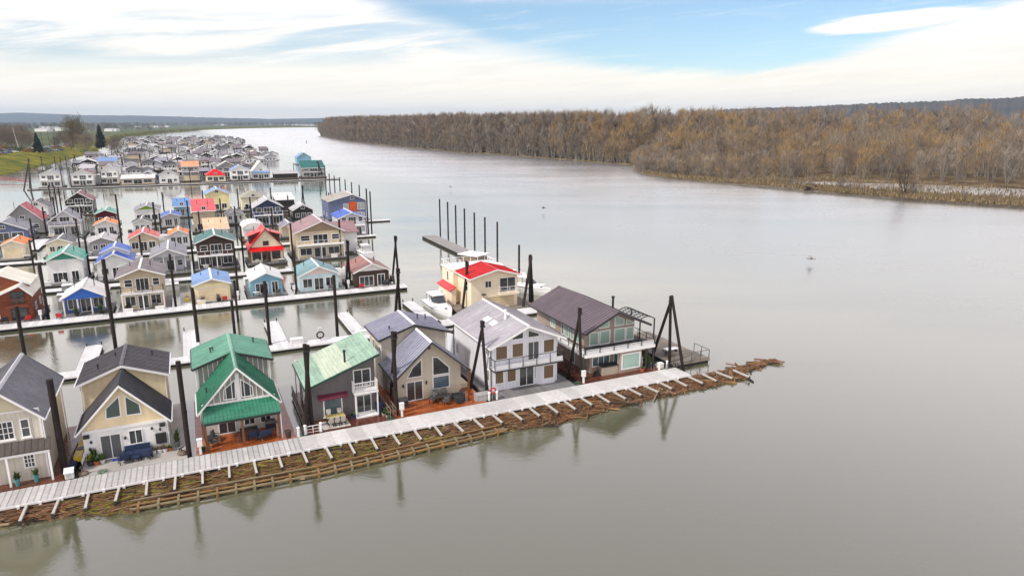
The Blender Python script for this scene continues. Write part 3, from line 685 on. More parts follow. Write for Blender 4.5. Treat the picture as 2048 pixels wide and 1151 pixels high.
EDGE = [(-14, -2.4), (0.3, -1.9), (2.2, -2.25), (5, -2.65), (6.6, -3.55), (8.6, -3.9), (22, -4.1), (31.7, -4.0), (38.8, -3.3), (43, -3.8), (47.6, -3.7), (52, -3.2), (56, -2.8), (62, -2.9), (67, -2.7), (69.3, -2.7), (70.3, -1.0), (72, -.5), (77, .35)]
EDGU = [(-14, .2), (63.4, .2), (66, .2), (68.5, .3), (70, .55), (73, .3), (77, .6)]
def lerp_pts(P, s):
    for (a, x), (b_, y) in zip(P, P[1:]):
        if a <= s <= b_: return x + (y - x) * (s - a) / (b_ - a)
    return P[-1][1] if s > P[-1][0] else P[0][1]
MUD = M('driftwood_mat', (.13, .075, .034), .9, var=.5, vscale=1.4)
def wood(n, c): return M(n, c, .8, var=.35, vscale=2)
WM = [wood('stick_brown', (.15, .08, .036)), wood('stick_red', (.17, .065, .026)), wood('stick_pale', (.3, .21, .12)), wood('stick_dark', (.03, .02, .013)), wood('stick_moss', (.17, .15, .022)), wood('stick_tan', (.27, .15, .06))]
q = MB(); ns = 360; nt = 9; idx = {}
for i in range(ns + 1):
    s = -14 + 91 * i / ns; lo, hi = lerp_pts(EDGE, s) + random.uniform(-.25, .25), lerp_pts(EDGU, s)
    for j in range(nt + 1):
        f = j / nt; t = lo + (hi - lo) * f
        p = W(s, t, (.03 if j == 0 else .07 + .1 * random.random()) - (.12 if j == 0 else 0)); q.v.append(tuple(p))
for i in range(ns):
    for j in range(nt):
        a_ = i * (nt + 1) + j
        if random.random() < .97: q.f.append((a_, a_ + nt + 1, a_ + nt + 2, a_ + 1)); q.mi.append(0 if random.random() < .7 else random.choice((1, 2, 5)))
rr = random.Random(3)
for k in range(7500):
    s = rr.uniform(-14, 76.5); lo, hi = lerp_pts(EDGE, s), lerp_pts(EDGU, s)
    t = lo + (hi - lo) * (rr.random() ** (.8 if s < 40 else 1.1)) + rr.uniform(-.1, .1)
    big = rr.random() < .02
    L = rr.uniform(2, 4.2) if big else rr.uniform(.25, 1.5); r = rr.uniform(.07, .13) if big else rr.uniform(.012, .05)
    an = ANG + rr.gauss(0, .35 if s < 42 else .75); p = W(s, min(max(t, lo + .05), hi - .05), .12 + rr.uniform(-.02, .12))
    dv = Vector((math.cos(an), math.sin(an), rr.uniform(-.06, .06))) * L / 2
    moss = 4 < s < 34 and rr.random() < .26
    mi = 5 if moss else rr.choices((1, 2, 3, 4, 6), (34, 30 if s > 40 else 14, 10, 18, 17))[0]
    q.tube(p - dv, p + dv, r, r * rr.uniform(.5, 1), n=4, mi=mi)
drift = q.build('driftwood', [MUD] + WM)
tag(drift, 'brown raft of driftwood, sticks and bark caught along the walkway', 'driftwood', kind='stuff')

# ================================================================ docks behind the front row
dock('dock', 'white dock running behind the front row of floating homes', -20, 44.5, 29.0, 31.0, DECKW)
for i, (s, t1) in enumerate(((1.2, 40.6), (12.3, 42.6), (22.6, 42.2), (32.7, 42.6), (43.4, 44.6))):
    f = dock('finger_pier', ('white finger pier reaching into the channel behind the %s' % ('tan house', 'cream house', 'green roofed house', 'grey house with the sloping roof', 'beige house, beside the motor cruiser')[i]), s, s + 1.9, 31.03, t1, DECKW, 'finger piers behind the front row')
    hy = (t1 - 31.03) / 2
    for x in (-.8, .8): gpart(f, 'cleat_post', DARK, lambda q: q.box(x - .07, x + .07, hy - .25, hy - .1, .5, .95))
dock('dock', 'short white dock joining the red roofed house to the front row', 44.55, 50, 30.0, 32.5, DECKW)
dock('dock', 'white crossing dock behind the purple roofed house', 57, 66, 30.6, 33.2, DECKW)
for s, t, l in ((25.5, 30.6, 'white dock box between the two finger piers'), (33.8, 30.4, 'white dock box at the foot of the finger pier behind the blue roof'), (-4.2, 30.4, 'white dock box behind the tan house'), (3.6, 30.5, 'white dock box next to the finger pier behind the cream house')):
    d = st('dock_box', l, 'dock box', s, t, .5, group='white dock boxes')
    box(d, 'body', WHITE, -.75, .75, -.35, .35, 0, .55); q = MB(); q.hexa([(-.8, -.4, .56), (.8, -.4, .56), (.8, .4, .56), (-.8, .4, .56), (-.74, -.3, .68), (.74, -.3, .68), (.74, .3, .68), (-.74, .3, .68)]); q.build('lid', WHITE, d)
d = st('life_ring', 'black life ring on a white stand on the dock behind the grey house', 'life ring', 28.4, 30.4, .5)
q = MB(); n = 20
for i in range(n):
    a0, a1 = 2 * math.pi * i / n, 2 * math.pi * (i + 1) / n
    q.tube((.42 * math.cos(a0), -.1, .75 + .42 * math.sin(a0)), (.42 * math.cos(a1), -.1, .75 + .42 * math.sin(a1)), .1, n=6)
q.build('ring', BLACK, d); gpart(d, 'stand', WHITE, lambda q: (q.box(-.06, .06, 0, .1, 0, 1.5), q.box(-.25, .25, 0, .1, 1.35, 1.75)))
dock('walkway', 'white walkway of the second row with dark floats facing the channel', -40, 47.2, 53.9, 56.2, DECKW, z=.6, cat='walkway')
dock('walkway', 'narrow white walkway between the second and third rows of floating homes', -40, 36, 76.6, 78.4, DECKW, cat='walkway')
dock('walkway', 'white walkway in front of the orange roofed garage row', -45, 40, 106.8, 108.6, DECKW, cat='walkway')
dock('walkway', 'distant grey walkway along the front of the far rows', -46, 84, 289.5, 292, M('far_dock', (.12, .11, .1), .8), cat='walkway')
dock('finger_pier', 'white finger pier jutting into the river beside the orange panelled house', 60.2, 66.9, 136, 137.5, DECKW)
dock('finger_pier', 'pale finger pier at the river end of the third row', 45.8, 56.2, 110.4, 112, DECKW)
dock('finger_pier', 'pale triangular dock ramp beside the grey roofed house', -19.5, -16.5, 124, 139, DECKW)
fd = dock('dock', 'brown timber dock with railing beyond the tripod piles at the walkway end', 63.9, 69.2, 3.4, 15.5, WOODG)
rail(fd, [(-2.6, -6), (2.6, -6), (2.6, -3.3)], .5, 1.1, M('brown_rail', (.12, .1, .08), .7), 1.3, 2)
d = st('patio_table', 'white table with bench seats on the timber dock by the tripod piles', 'table', 66.0, 6.6, .5)
box(d, 'top', WHITE, -.9, .9, -.4, .4, .7, .76); box(d, 'bench', WOODG, -.9, .9, .6, .9, .38, .44); box(d, 'bench', WOODG, -.9, .9, -.9, -.6, .38, .44)
for x in (-.75, .75): gpart(d, 'leg', DARK, lambda q: (q.box(x - .04, x + .04, -.85, .85, .3, .38), q.box(x - .04, x + .04, -.1, .1, 0, .7)))
d = dock('jetty', 'dark lattice jetty along the row of seven tall piles', 66, 69.5, 68, 104, M('jetty_wood', (.02, .018, .016), .9), cat='jetty')
q = MB()
for k in range(48): q.box(-1.75, 1.75, -17.8 + k * .75, -17.8 + k * .75 + .32, .5, .62)
q.build('slat', M('jetty_slat', (.42, .4, .37), .8), d)

# ================================================================ piles
PILES = []
def pile_mesh(q, a_, b_, r): q.tube(a_, b_, r, r * .93, n=10)
def solve(tx, ty, bx, by):
    if bx is None: p = G(tx, ty, 8.8); return Vector((p.x, p.y, 0)), 8.8
    p = G(bx, by, .3); lo, hi = 1.0, 16.0
    for _ in range(40):
        m = (lo + hi) / 2
        if PX((p.x, p.y, m))[1] > ty: lo = m
        else: hi = m
    return Vector((p.x, p.y, 0)), lo
def pile(tx, ty, bx=None, by=None, r=.2, label=None):
    p, z = solve(tx, ty, bx, by)
    if bx is not None and (z > 13 or z < 5): z = 8.8
    h = MB(); h.tube((0, 0, -2.5), (0, 0, z), r, r * .95, n=10)
    o = h.build('mooring_pile', PILE, loc=p, smooth=False)
    PILES.append((o, label)); return o
def dolphin(name, label, top, bases, r=.2, z=8.7):
    c = G(*top, z); bs = [G(x, y, .3) for x, y in bases]; m = sum(bs, Vector()) / len(bs); m.z = 0
    h = thing(name, label, 'pile cluster', m, 0, 'leaning pile clusters of the marina')
    cz = c - m
    for i, b_ in enumerate(bs):
        an = 2 * math.pi * i / len(bs) + .4; tp = cz + Vector((math.cos(an), math.sin(an), 0)) * r * .62; bt = b_ - m; dv = (bt - tp)
        gpart(h, 'pile', PILE, lambda q: q.tube(bt + dv * .25, tp + Vector((0, 0, .12 * i)), r, r * .92, n=10))
    gpart(h, 'cable_band', BLACK, lambda q: q.tube(cz - Vector((0, 0, .55)), cz - Vector((0, 0, .43)), r * 1.7, n=12))
    return h
dolphin('pile_cluster', 'pair of dark piles meeting at the top beside the dark grey house', (612, 690), [(613, 862), (625, 858)], .2)
dolphin('pile_cluster', 'pair of brown piles leaning together in front of the beige house', (788, 665), [(783, 792), (794, 833)], .2, 8.8)
dolphin('pile_cluster', 'pair of leaning piles at the left corner of the white house', (965, 643), [(940, 778), (975, 795)], .17, 8.4)
dolphin('pile_cluster', 'pair of dark piles before the purple roofed house', (1160, 617), [(1136, 752), (1163, 764)], .17, 8.6)
dolphin('pile_cluster', 'tripod of three dark piles at the river end of the walkway', (1343, 594), [(1306, 708), (1339, 728), (1366, 738)], .185, 8.6)
dolphin('pile_cluster', 'pair of black piles in the channel in front of the brown roofed home', (796, 538), [(791, 623), (800.5, 623)], .2, 7.9)
dolphin('pile_cluster', 'pair of black piles at the end of the second walkway', (791, 473), [(786, 545), (797, 556)], .2, 8.3)
dolphin('pile_cluster', 'pair of black piles in front of the red roofed house', (934, 523), [(925, 619), (937.5, 613)], .2, 7.6)
dolphin('pile_cluster', 'three black piles between the red roof and the purple roof', (1061, 512), [(1046, 615), (1060, 600), (1065, 598)], .22, 7.6)
dolphin('pile_cluster', 'pair of slim piles by the brown roofed home', (695, 482), [(692.5, 573), (700.5, 568)], .2, 8.8)
dolphin('pile_cluster', 'tripod of piles at the left end of the far rows near the bank', (57, 319), [(48, 379), (60, 378), (63, 383)], .28, 11.5)
dolphin('pile_cluster', 'small pile tripod on the grassy shore behind the far rows', (148.7, 311), [(144, 331), (154, 329)], .25, 9)
dolphin('pile_cluster', 'leaning piles at the river end of the far teal roofed house', (636, 324), [(638.5, 351), (646, 352.6)], .25, 9)
dolphin('pile_cluster', 'pair of slim piles behind the tan hip roofed home', (605, 372), [(604, 405), (608, 405)], .2, 8.5)
for p in [(99, 758, 131, 948, .25), (356, 722, 379, 912, .22), (32, 612, 50.5, 716, .23), (211, 518, 231, 692, .24), (384, 575, 396.5, 686, .23), (530, 562, 540, 690, .21), (671, 550, 675, 671, .21), (476, 560, 476, 640, .17), (464, 600, 470, 672, .2),
          (877.9, 398, 880.7, 468), (894.4, 403.6, 896.6, 474), (909.9, 410, 912.3, 479), (928, 417, 929.8, 487), (948.2, 425, 949.4, 494.6), (968, 434, 970.3, 506), (993.8, 443.5, 994.8, 513), (1037.3, 489.5, 1038, 566),
          (650, 343), (658, 347), (668, 351), (678.7, 354.4), (689.7, 358.8), (702.7, 364.3), (718, 369.6), (734.7, 377, 736.8, 466), (739.3, 382.4, 743.3, 457), (657.6, 385.4, 660, 432), (680.5, 439.3, 682, 512),
          (108, 313), (119.6, 313), (130.4, 313), (81.4, 313), (59.3, 436.5, 70.4, 502), (84.7, 413.7, 94, 473), (56.7, 479.5, 66.5, 528), (99, 370, 105, 424), (107.6, 372), (116, 374), (105, 393.5), (150.6, 436.5, 159.8, 496), (165, 411.7, 168, 466),
          (82, 525, 96.5, 636, .24), (171, 471, 180.7, 552), (236.5, 388, 244.5, 490), (306, 404), (326, 384, 329.5, 432), (305.6, 403.7, 312, 461), (320, 426.5, 324.5, 478), (373.4, 400.4), (398.2, 422.6, 401, 465), (404, 380), (439.3, 397), (382, 460.4, 387.6, 534), (474, 377), (499.3, 394), (540.3, 375), (576, 391.3, 578.5, 436), (469, 412, 473.4, 466), (544, 416, 546.5, 460), (483.6, 452, 487, 520), (581.4, 446.6, 586, 517), (679, 439, 682.6, 511), (474.7, 495.5, 477.5, 596), (278, 470, 285, 520), (340.7, 507.7, 351.5, 611), (582, 500, 593.5, 586),
          (321, 334.7, 323.6, 366), (379.5, 333.6, 381, 364.5), (433.7, 331, 435, 362), (202, 338, 204, 370), (119.6, 330, 126, 375), (138, 334.6, 143, 376), (587, 325.6, 588.8, 353.8), (536.7, 328, 537.5, 355), (649, 330), (258, 300), (279.5, 308), (253.6, 288)]:
    pile(*p[:4], r=p[4] if len(p) > 4 else .19) if len(p) > 2 else pile(p[0], p[1], r=.19)

# ================================================================ boats
HULL = M('boat_white', (.78, .78, .77), .3, var=.04, spec=.6)
def hull(h, L, Wd, zd, mat=HULL, zb=-.3, fine=1.6, keel=.0, name='hull'):
    """boat hull: bow at +x"""
    n = 14; q = MB(); rings = []
    for i in range(n + 1):
        f = i / n; x = -L / 2 + L * f; k = 1 - max(0, (f - .42) / .58) ** fine; k = max(k, .02); w = Wd / 2 * k; sh = zd + .45 * max(0, f - .4) ** 2 * 1.6
        rings.append([(x, -w * .62 * k - .001, zb), (x + .25 * f, -w * .9, zd * .45), (x + .4 * f, -w, sh), (x + .4 * f, -w * .86, sh + .03), (x + .4 * f, w * .86, sh + .03), (x + .4 * f, w, sh), (x + .25 * f, w * .9, zd * .45), (x, w * .62 * k + .001, zb)])
    vs = [p for r_ in rings for p in r_]; fs = []
    for i in range(n):
        for j in range(8): fs.append((i * 8 + j, i * 8 + (j + 1) % 8, (i + 1) * 8 + (j + 1) % 8, (i + 1) * 8 + j))
    fs += [tuple(range(8)), tuple(n * 8 + k for k in range(8))]
    q.add(vs, fs); return q.build(name, mat, h, smooth=False)
def cruiser(label, p, rot, L=8.5, fly=False, canopy=True):
    h = thing('motor_boat', label, 'boat', p, rot); Wd = L * .34
    hull(h, L, Wd, 1.15)
    gpart(h, 'cabin', HULL, lambda q: q.hexa([(-.3 * L, -Wd * .4, 1.15), (.27 * L, -Wd * .22, 1.25), (.27 * L, Wd * .22, 1.25), (-.3 * L, Wd * .4, 1.15), (-.3 * L, -Wd * .36, 1.75), (.12 * L, -Wd * .2, 1.7), (.12 * L, Wd * .2, 1.7), (-.3 * L, Wd * .36, 1.75)]))
    gpart(h, 'windscreen', GLASS, lambda q: q.hexa([(-.05 * L, -Wd * .37, 1.72), (.1 * L, -Wd * .2, 1.72), (.1 * L, Wd * .2, 1.72), (-.05 * L, Wd * .37, 1.72), (-.16 * L, -Wd * .34, 2.35), (-.06 * L, -Wd * .24, 2.35), (-.06 * L, Wd * .24, 2.35), (-.16 * L, Wd * .34, 2.35)]))
    if canopy:
        gpart(h, 'canopy', HULL, lambda q: q.hexa([(-.36 * L, -Wd * .36, 2.55), (-.06 * L, -Wd * .3, 2.55), (-.06 * L, Wd * .3, 2.55), (-.36 * L, Wd * .36, 2.55), (-.34 * L, -Wd * .28, 2.72), (-.1 * L, -Wd * .24, 2.72), (-.1 * L, Wd * .24, 2.72), (-.34 * L, Wd * .28, 2.72)]))
        q = MB()
        for x in (-.35, -.2, -.08):
            for s_ in (-1, 1): q.tube((x * L, s_ * Wd * .35, 1.5), (x * L, s_ * Wd * .33, 2.56), .035, n=5)
        q.build('canopy_frame', BLACK, h)
        gpart(h, 'side_curtain', M('clear_vinyl', (.55, .55, .53), .25, spec=.8), lambda q: q.box(-.345 * L, -.085 * L, -Wd * .3, Wd * .3, 1.76, 2.5))
    gpart(h, 'deck_hatch', DARK, lambda q: q.box(.26 * L, .3 * L, -.18, .18, 1.28, 1.36))
    q = MB()
    for s_ in (-1, 1):
        pr = [(.08 * L, s_ * Wd * .42, 1.75), (.25 * L, s_ * Wd * .33, 1.85), (.4 * L, s_ * Wd * .16, 1.98), (.49 * L, 0, 2.05)]
        for a_, b_ in zip(pr, pr[1:]): q.tube(a_, b_, .025, n=5)
        for a_ in pr[:3]: q.tube((a_[0], a_[1], 1.2), a_, .02, n=5)
    q.build('bow_rail', M('chrome', (.6, .6, .6), .2, metal=.9), h)
    gpart(h, 'rubbing_strake', DARK, lambda q: [q.box(-.5 * L, .1 * L, s_ * Wd * .5 - .03, s_ * Wd * .5 + .03, 1.0, 1.08) for s_ in (-1, 1)])
    if fly: gpart(h, 'flybridge', HULL, lambda q: q.hexa([(-.25 * L, -Wd * .3, 2.8), (.02 * L, -Wd * .25, 2.8), (.02 * L, Wd * .25, 2.8), (-.25 * L, Wd * .3, 2.8), (-.25 * L, -Wd * .32, 3.5), (.06 * L, -Wd * .27, 3.5), (.06 * L, Wd * .27, 3.5), (-.25 * L, Wd * .32, 3.5)]))
    return h
cruiser('white motor cruiser with a clear canopy moored left of the red roofed house', W(47.4, 37.8), ANG - R(90), 9.2)
cruiser('white fishing boat moored beyond the three black piles', W(65.5, 43), ANG - R(65), 7.2)
yb = cruiser('large white yacht with tan canvas aft deckhouse and dark lettering behind the red roofed house', W(64.8, 57.6), ANG + R(-60), 14.0, fly=False, canopy=False)
gpart(yb, 'aft_enclosure', M('tan_canvas', (.22, .16, .12), .8), lambda q: q.box(-6.2, -2.6, -1.7, 1.7, 1.3, 3.6)); gpart(yb, 'hard_top', CRM_ if False else HULL, lambda q: q.box(-6.9, -2.2, -2.0, 2.0, 3.62, 3.78))
gpart(yb, 'top_post', BLACK, lambda q: q.tube((-6.8, -1.9, 1.2), (-6.8, -1.9, 3.6), .06))
fc_ = bpy.data.curves.new('boat_name', 'FONT'); fc_.body = 'yNuts'; fc_.size = 1.5; fc_.extrude = .01; fc_.shear = .25
ft = bpy.data.objects.new('text_source', fc_); COL.objects.link(ft); fm_ = bpy.data.meshes.new_from_object(ft.evaluated_get(bpy.context.evaluated_depsgraph_get())); bpy.data.objects.remove(ft)
fm_.materials.clear(); fm_.materials.append(BLACK)
fo = bpy.data.objects.new('lettering', fm_); COL.objects.link(fo); fo.parent = yb; fo.location = (-2.4, -2.2, 1.2); fo.rotation_euler = (R(82), 0, 0)
gpart(yb, 'deck_cabin', HULL, lambda q: q.hexa([(-2.55, -1.8, 1.2), (2.6, -1.2, 1.25), (2.6, 1.2, 1.25), (-2.55, 1.8, 1.2), (-2.55, -1.6, 2.6), (1.2, -1.1, 2.35), (1.2, 1.1, 2.35), (-2.55, 1.6, 2.6)]))

for k, (s, t, rz, l) in enumerate(((-3, 70.5, 4, 'small white runabout in the slip behind the blue gabled home'), (9, 71, 184, 'small white runabout behind the tan two storey home'), (25, 70.2, 6, 'small open boat behind the light blue cottage'), (41, 70.5, 172, 'white runabout moored behind the brown roofed end home'), (2, 99.5, 5, 'small white boat behind the cobalt roofed home'), (19, 100.5, 181, 'white boat moored behind the deep teal roof'), (47.5, 88, 95, 'white boat on the river side of the large mauve roofed home'), (-8, 127, 3, 'small boat behind the pale grey roofed home'), (9, 127.5, 182, 'small boat in the slip behind the orange roofed white home'), (49, 131, 93, 'white cruiser moored beside the blue roofed end house'))):
    cruiser(l, W(s, t), ANG + R(rz), 5.6 if k not in (6, 9) else 7.5, canopy=k % 2 == 0)

# ================================================================ floating homes of the rows behind
HOMES = []                                    # (root, short description) for naming the piles beside them
COLS = {}
def RM(name, rgb, kind='seamy', p=.4, rough=.42, var=.2): return M(name, srgb(*rgb), rough, kind, p, var=var, spec=.5, vscale=.3)
def WMt(name, rgb, kind='lap', p=.22): return M(name, srgb(*rgb), .7, kind, p, var=.09, dirt=.15)
def mid(desc, label, s0, s1, t, dep, ze, zr, roof, wall, trim=TRIM, xr=None, style='door', two=None, gable=None, ov=.35, ovf=.45, porch=0.0, skirt=None, cap=TRIM, base=.5, glass=None, side='R', group='floating homes in the rows behind', shape='gable', zl=None, rear=None, det=2):
    """a floating home whose roof eaves span s0..s1 and start at t"""
    glass = glass or GLASS
    h = thing('floating_home', label, 'floating home', W((s0 + s1) / 2, t), ANG, group)
    HOMES.append((h, desc))
    w = (s1 - s0) / 2 - ov; y0 = ovf + porch; y1 = dep - .3; two = ze > 5 if two is None else two
    cx = 0 if xr is None else xr - (s0 + s1) / 2
    hull_float(h, -w - .7, w + .7, -1.0, dep + .2, DECKG if det > 1 else WOODG, base)
    b0 = base + .005; zlt = ze if zl is None else zl
    if shape == 'gable':
        gpart(h, 'wall', wall, lambda q: wallprism(q, -w, w, y0, y1, b0, zlt, zr, xr=cx, zrt=ze))
        r = gable_roof(h, -w, w, y0 - porch if porch else y0, y1, zlt, zr, roof, xr=cx, zrt=ze, ov=ov, ovf=ovf, trim=trim, cap=cap, th=.12, gutter=False)
        if porch: gpart(h, 'porch_gable', gable or wall, lambda q: q.ext([(-w, .45, ze - .25), (w, .45, ze - .25), (w, .45, ze), (cx, .45, zr - .01), (-w, .45, zlt)], (0, .12, 0)))
        elif gable: gpart(h, 'gable_panel', gable, lambda q: q.ext([(-w * .93, y0 - .03, ze + .05), (w * .93, y0 - .03, ze + .05), (cx, y0 - .03, zr - .08)], (0, .025, 0)))
    elif shape == 'shed':                       # one slope facing the walkway
        gpart(h, 'wall', wall, lambda q: q.add([(-w, y0, b0), (w, y0, b0), (w, y1, b0), (-w, y1, b0), (-w, y0, ze), (w, y0, ze), (w, y1, zr), (-w, y1, zr)], [(0, 3, 2, 1), (4, 5, 6, 7), (0, 1, 5, 4), (1, 2, 6, 5), (2, 3, 7, 6), (3, 0, 4, 7)]))
        A_ = ((-w - ov, y0 - ovf, ze - .1), (w + ov, y0 - ovf, ze - .1), (w + ov, y1 + .3, zr + .06), (-w - ov, y1 + .3, zr + .06))
        q = MB(); q.slab(*A_, .12); q.ribs(*A_, .12, int((s1 - s0) / .5), .05, .04); r = q.build('roof', roof, h)
        gpart(r, 'fascia', trim, lambda q: q.box(-w - ov, w + ov, y0 - ovf - .05, y0 - ovf - .003, ze - .22, ze + .03))
    elif shape == 'hip':
        gpart(h, 'wall', wall, lambda q: q.box(-w, w, y0, y1, b0, ze))
        x, a_, b_ = w + ov, y0 - ovf, y1 + ov; m = (a_ + b_) / 2; k = min(w, (b_ - a_) / 2) * .55; zt = zr
        q = MB(); P = [(-x, a_, ze), (x, a_, ze), (x, b_, ze), (-x, b_, ze), (-k * .3, m - k * .6, zt), (k * .3, m - k * .6, zt), (k * .3, m + k * .6, zt), (-k * .3, m + k * .6, zt)]
        q.hexa(P); q.box(-x, x, a_, b_, ze - .1, ze - .002); r = q.build('roof', roof, h)
    elif shape == 'barrel':
        gpart(h, 'wall', wall, lambda q: q.box(-w, w, y0, y1, b0, ze))
        pr = [(-w - .2, y0 - ovf, ze)] + [(-(w + .2) * math.cos(math.pi * i / 10), y0 - ovf, ze + (zr - ze) * math.sin(math.pi * i / 10)) for i in range(1, 10)] + [(w + .2, y0 - ovf, ze)]
        r = gpart(h, 'roof', roof, lambda q: q.ext(pr, (0, y1 - y0 + .7, 0)))
    gpart(r, 'vent_pipe', DARK, lambda q: (q.tube((w * .45, dep * .5, ze), (w * .45, dep * .5, zr + .35), .07, n=6), q.tube((-w * .55, dep * .65, ze), (-w * .55, dep * .65, zr + .1), .06, n=6)))
    F_ = lambda u0, u1, z0, z1, gm=None, nx=1, nz=1, nm='window': win(h, 'F', y0, (u0, u1, z0, z1), trim, gm or glass, nx, nz, fw=.1, name=nm)
    lz = base + .02
    if style == 'door':
        F_(-w * .18, w * .3, lz, lz + 2.05, None, 2, 1, 'door'); F_(-w * .8, -w * .35, lz + .8, lz + 2.0, None, 2); F_(w * .45, w * .82, lz + .8, lz + 2.0, None, 1, 2)
    elif style == 'glass':
        for k in range(3): F_(-w * .88 + k * w * .6, -w * .36 + k * w * .6, lz + (.0 if k == 1 else .5), lz + 2.1, None, 2, 1, 'door' if k == 1 else 'window')
    elif style == 'garage':
        F_(-w * .85, w * .85, lz, lz + 2.3, M('garage_door', srgb(235, 215, 175), .6, 'lap', .5), 1, 1, 'garage_door')
    elif style == 'wide':
        F_(-w * .75, w * .1, lz + .1, lz + 1.9, None, 3, 1); F_(w * .3, w * .75, lz, lz + 2.05, None, 2, 1, 'door')
    if two:
        z2 = ze - 2.55 if ze > 5.2 else 3.1
        F_(-w * .3, w * .35, z2, z2 + 2.0, None, 3, 1, 'balcony_door'); F_(-w * .82, -w * .42, z2 + .7, z2 + 1.9, None, 1, 2); F_(w * .5, w * .85, z2 + .7, z2 + 1.9, None, 1, 2)
        box(h, 'balcony', trim, -w, w, y0 - 1.3, y0 - .006, z2 - .2, z2 - .03)
        rail(h, [(-w + .05, y0 - .1), (-w + .05, y0 - 1.25), (w - .05, y0 - 1.25), (w - .05, y0 - .1)], z2 - .03, .95, BLACK if two == 'dark' else TRIM, 1.4, 2)
        for x in (-w + .1, 0, w - .1): box(h, 'post', trim, x - .07, x + .07, y0 - 1.25, y0 - 1.11, base, z2 - .2)
    elif zr - ze > 1.5 and not porch: F_(-.55 + cx, .55 + cx, ze + .25, ze + 1.15, None, 2)
    if porch:
        for k in range(4):
            x = -w + .1 + k * (2 * w - .2) / 3; box(h, 'post', trim, x - .08, x + .08, .46, .62, base, ze - .25)
    if skirt:
        A_ = ((-w - .2, -.5, ze - .75), (w + .2, -.5, ze - .75), (w + .1, y0 - .01, ze - .1), (-w - .1, y0 - .01, ze - .1))
        gpart(h, 'porch_roof', skirt, lambda q: q.slab(*A_, .1))
        for x in (-w, 0, w): box(h, 'post', trim, x - .07, x + .07, -.4, -.26, base, ze - .75)
    for k in range(2 if det > 1 else 1):
        u = y0 + (y1 - y0) * (.25 + .42 * k)
        win(h, side, w if side == 'R' else -w, (u, u + 1.0, lz + .9, lz + 2.0), trim, glass, 2, 1, fw=.1)
        if two: win(h, side, w if side == 'R' else -w, (u, u + .9, ze - 1.9, ze - .8), trim, glass, 1, 2, fw=.1)
    if rear:                                     # a taller second roof behind
        rw, ra, rb, rze, rzr, rm = rear
        gpart(h, 'rear_wall', wall, lambda q: wallprism(q, -rw, rw, ra, rb, b0, rze, rzr))
        gable_roof(h, -rw, rw, ra, rb, rze, rzr, rm, ov=.3, ovf=.3, trim=trim, cap=cap, gutter=False, name='rear_roof')
    return h
WH = WMt('white_lap', (232, 232, 228)); CRM = WMt('cream_wall', (236, 226, 196)); GRY = WMt('grey_lap', (150, 148, 148)); LGR = WMt('light_grey_lap', (198, 198, 202)); TN = WMt('tan_wall', (200, 184, 156)); BRN = WMt('brown_shingle_wall', (70, 52, 44)); BRK = WMt('orange_cedar', (128, 66, 40), 'lap', .2); BLU = WMt('light_blue_lap', (128, 174, 194)); CYN = WMt('pale_cyan_lap', (200, 224, 228)); NVY = WMt('navy_lap', (52, 62, 92)); YLW = WMt('pale_yellow_lap', (238, 224, 170)); MRN = WMt('maroon_board', (92, 22, 34), 'board', .3); BLG = WMt('slate_blue_wall', (104, 112, 142)); DKW = WMt('dark_timber', (52, 46, 42))
R_WHITE = RM('white_roof', (228, 226, 220)); R_CREAM = RM('cream_roof', (236, 230, 208)); R_BRMAUVE = RM('brown_mauve_roof', (104, 90, 92)); R_BLUE = RM('light_blue_roof', (112, 150, 200)); R_TEAL = RM('blue_teal_roof', (112, 152, 156)); R_BROWN = RM('reddish_brown_roof', (150, 98, 86)); R_TGREEN = RM('teal_green_roof', (84, 166, 142)); R_COB = RM('cobalt_roof', (34, 88, 186)); R_GREY = RM('mid_grey_roof', (134, 132, 140)); R_DTEAL = RM('dark_teal_roof', (24, 104, 96)); R_RED = RM('bright_red_roof', (214, 18, 24), rough=.3); R_MVP = RM('dusty_mauve_roof', (152, 116, 116)); R_OR = RM('orange_roof', (232, 128, 20)); R_DG = RM('dark_grey_roof', (86, 84, 88)); R_LG = RM('pale_grey_roof', (184, 182, 180)); R_TAN = RM('ribbed_tan_roof', (226, 190, 150), 'seamx', .45); R_CRIM = RM('crimson_roof', (196, 26, 56)); R_MAROON = RM('maroon_roof', (124, 34, 48)); R_KHAKI = RM('khaki_roof', (164, 158, 142)); R_BLACK = RM('black_roof', (48, 46, 50))
# second row, facing the channel
h = mid('orange cedar home', 'orange cedar floating home with cream roof and a small timber balcony', -14.5, -6.6, 57.6, 8.5, 4.3, 5.5, R_CREAM, BRK, xr=-8.1, zl=2.9, style='none', side='R', ovf=.4)
win(h, 'F', .4, (1.2, 2.9, 2.95, 4.7), DARK, GLASS, 2, 1, name='balcony_door'); box(h, 'balcony', BRK, .6, 3.4, -.7, .39, 2.6, 2.8)
rail(h, [(.65, .3), (.65, -.65), (3.35, -.65), (3.35, .3)], 2.8, .95, BRK, 1.3, 2, .25); win(h, 'F', .4, (1.0, 3.0, .55, 2.3), DARK, GLASS, 2, 1, name='door'); win(h, 'F', .4, (-1.6, -.3, 1.0, 2.0), TRIM, CURT, 1, 1)
gpart(h, 'rear_wall', BRK, lambda q: wallprism(q, -3.4, 3.2, 2.6, 8.3, .51, 5.3, 6.9)); gable_roof(h, -3.4, 3.2, 2.6, 8.3, 5.3, 6.9, R_CREAM, ov=.3, ovf=.3, trim=TRIM, gutter=False, name='rear_roof')
mid('white roofed blue gabled home', 'low floating home with white roof, bright blue gable and white porch posts', -3.5, 2.5, 56.9, 6.8, 3.2, 4.7, R_WHITE, M('blue_shade_wall', srgb(70, 96, 150), .7), porch=1.9, gable=M('blue_gable', srgb(52, 104, 190), .6), style='glass', ov=.3)
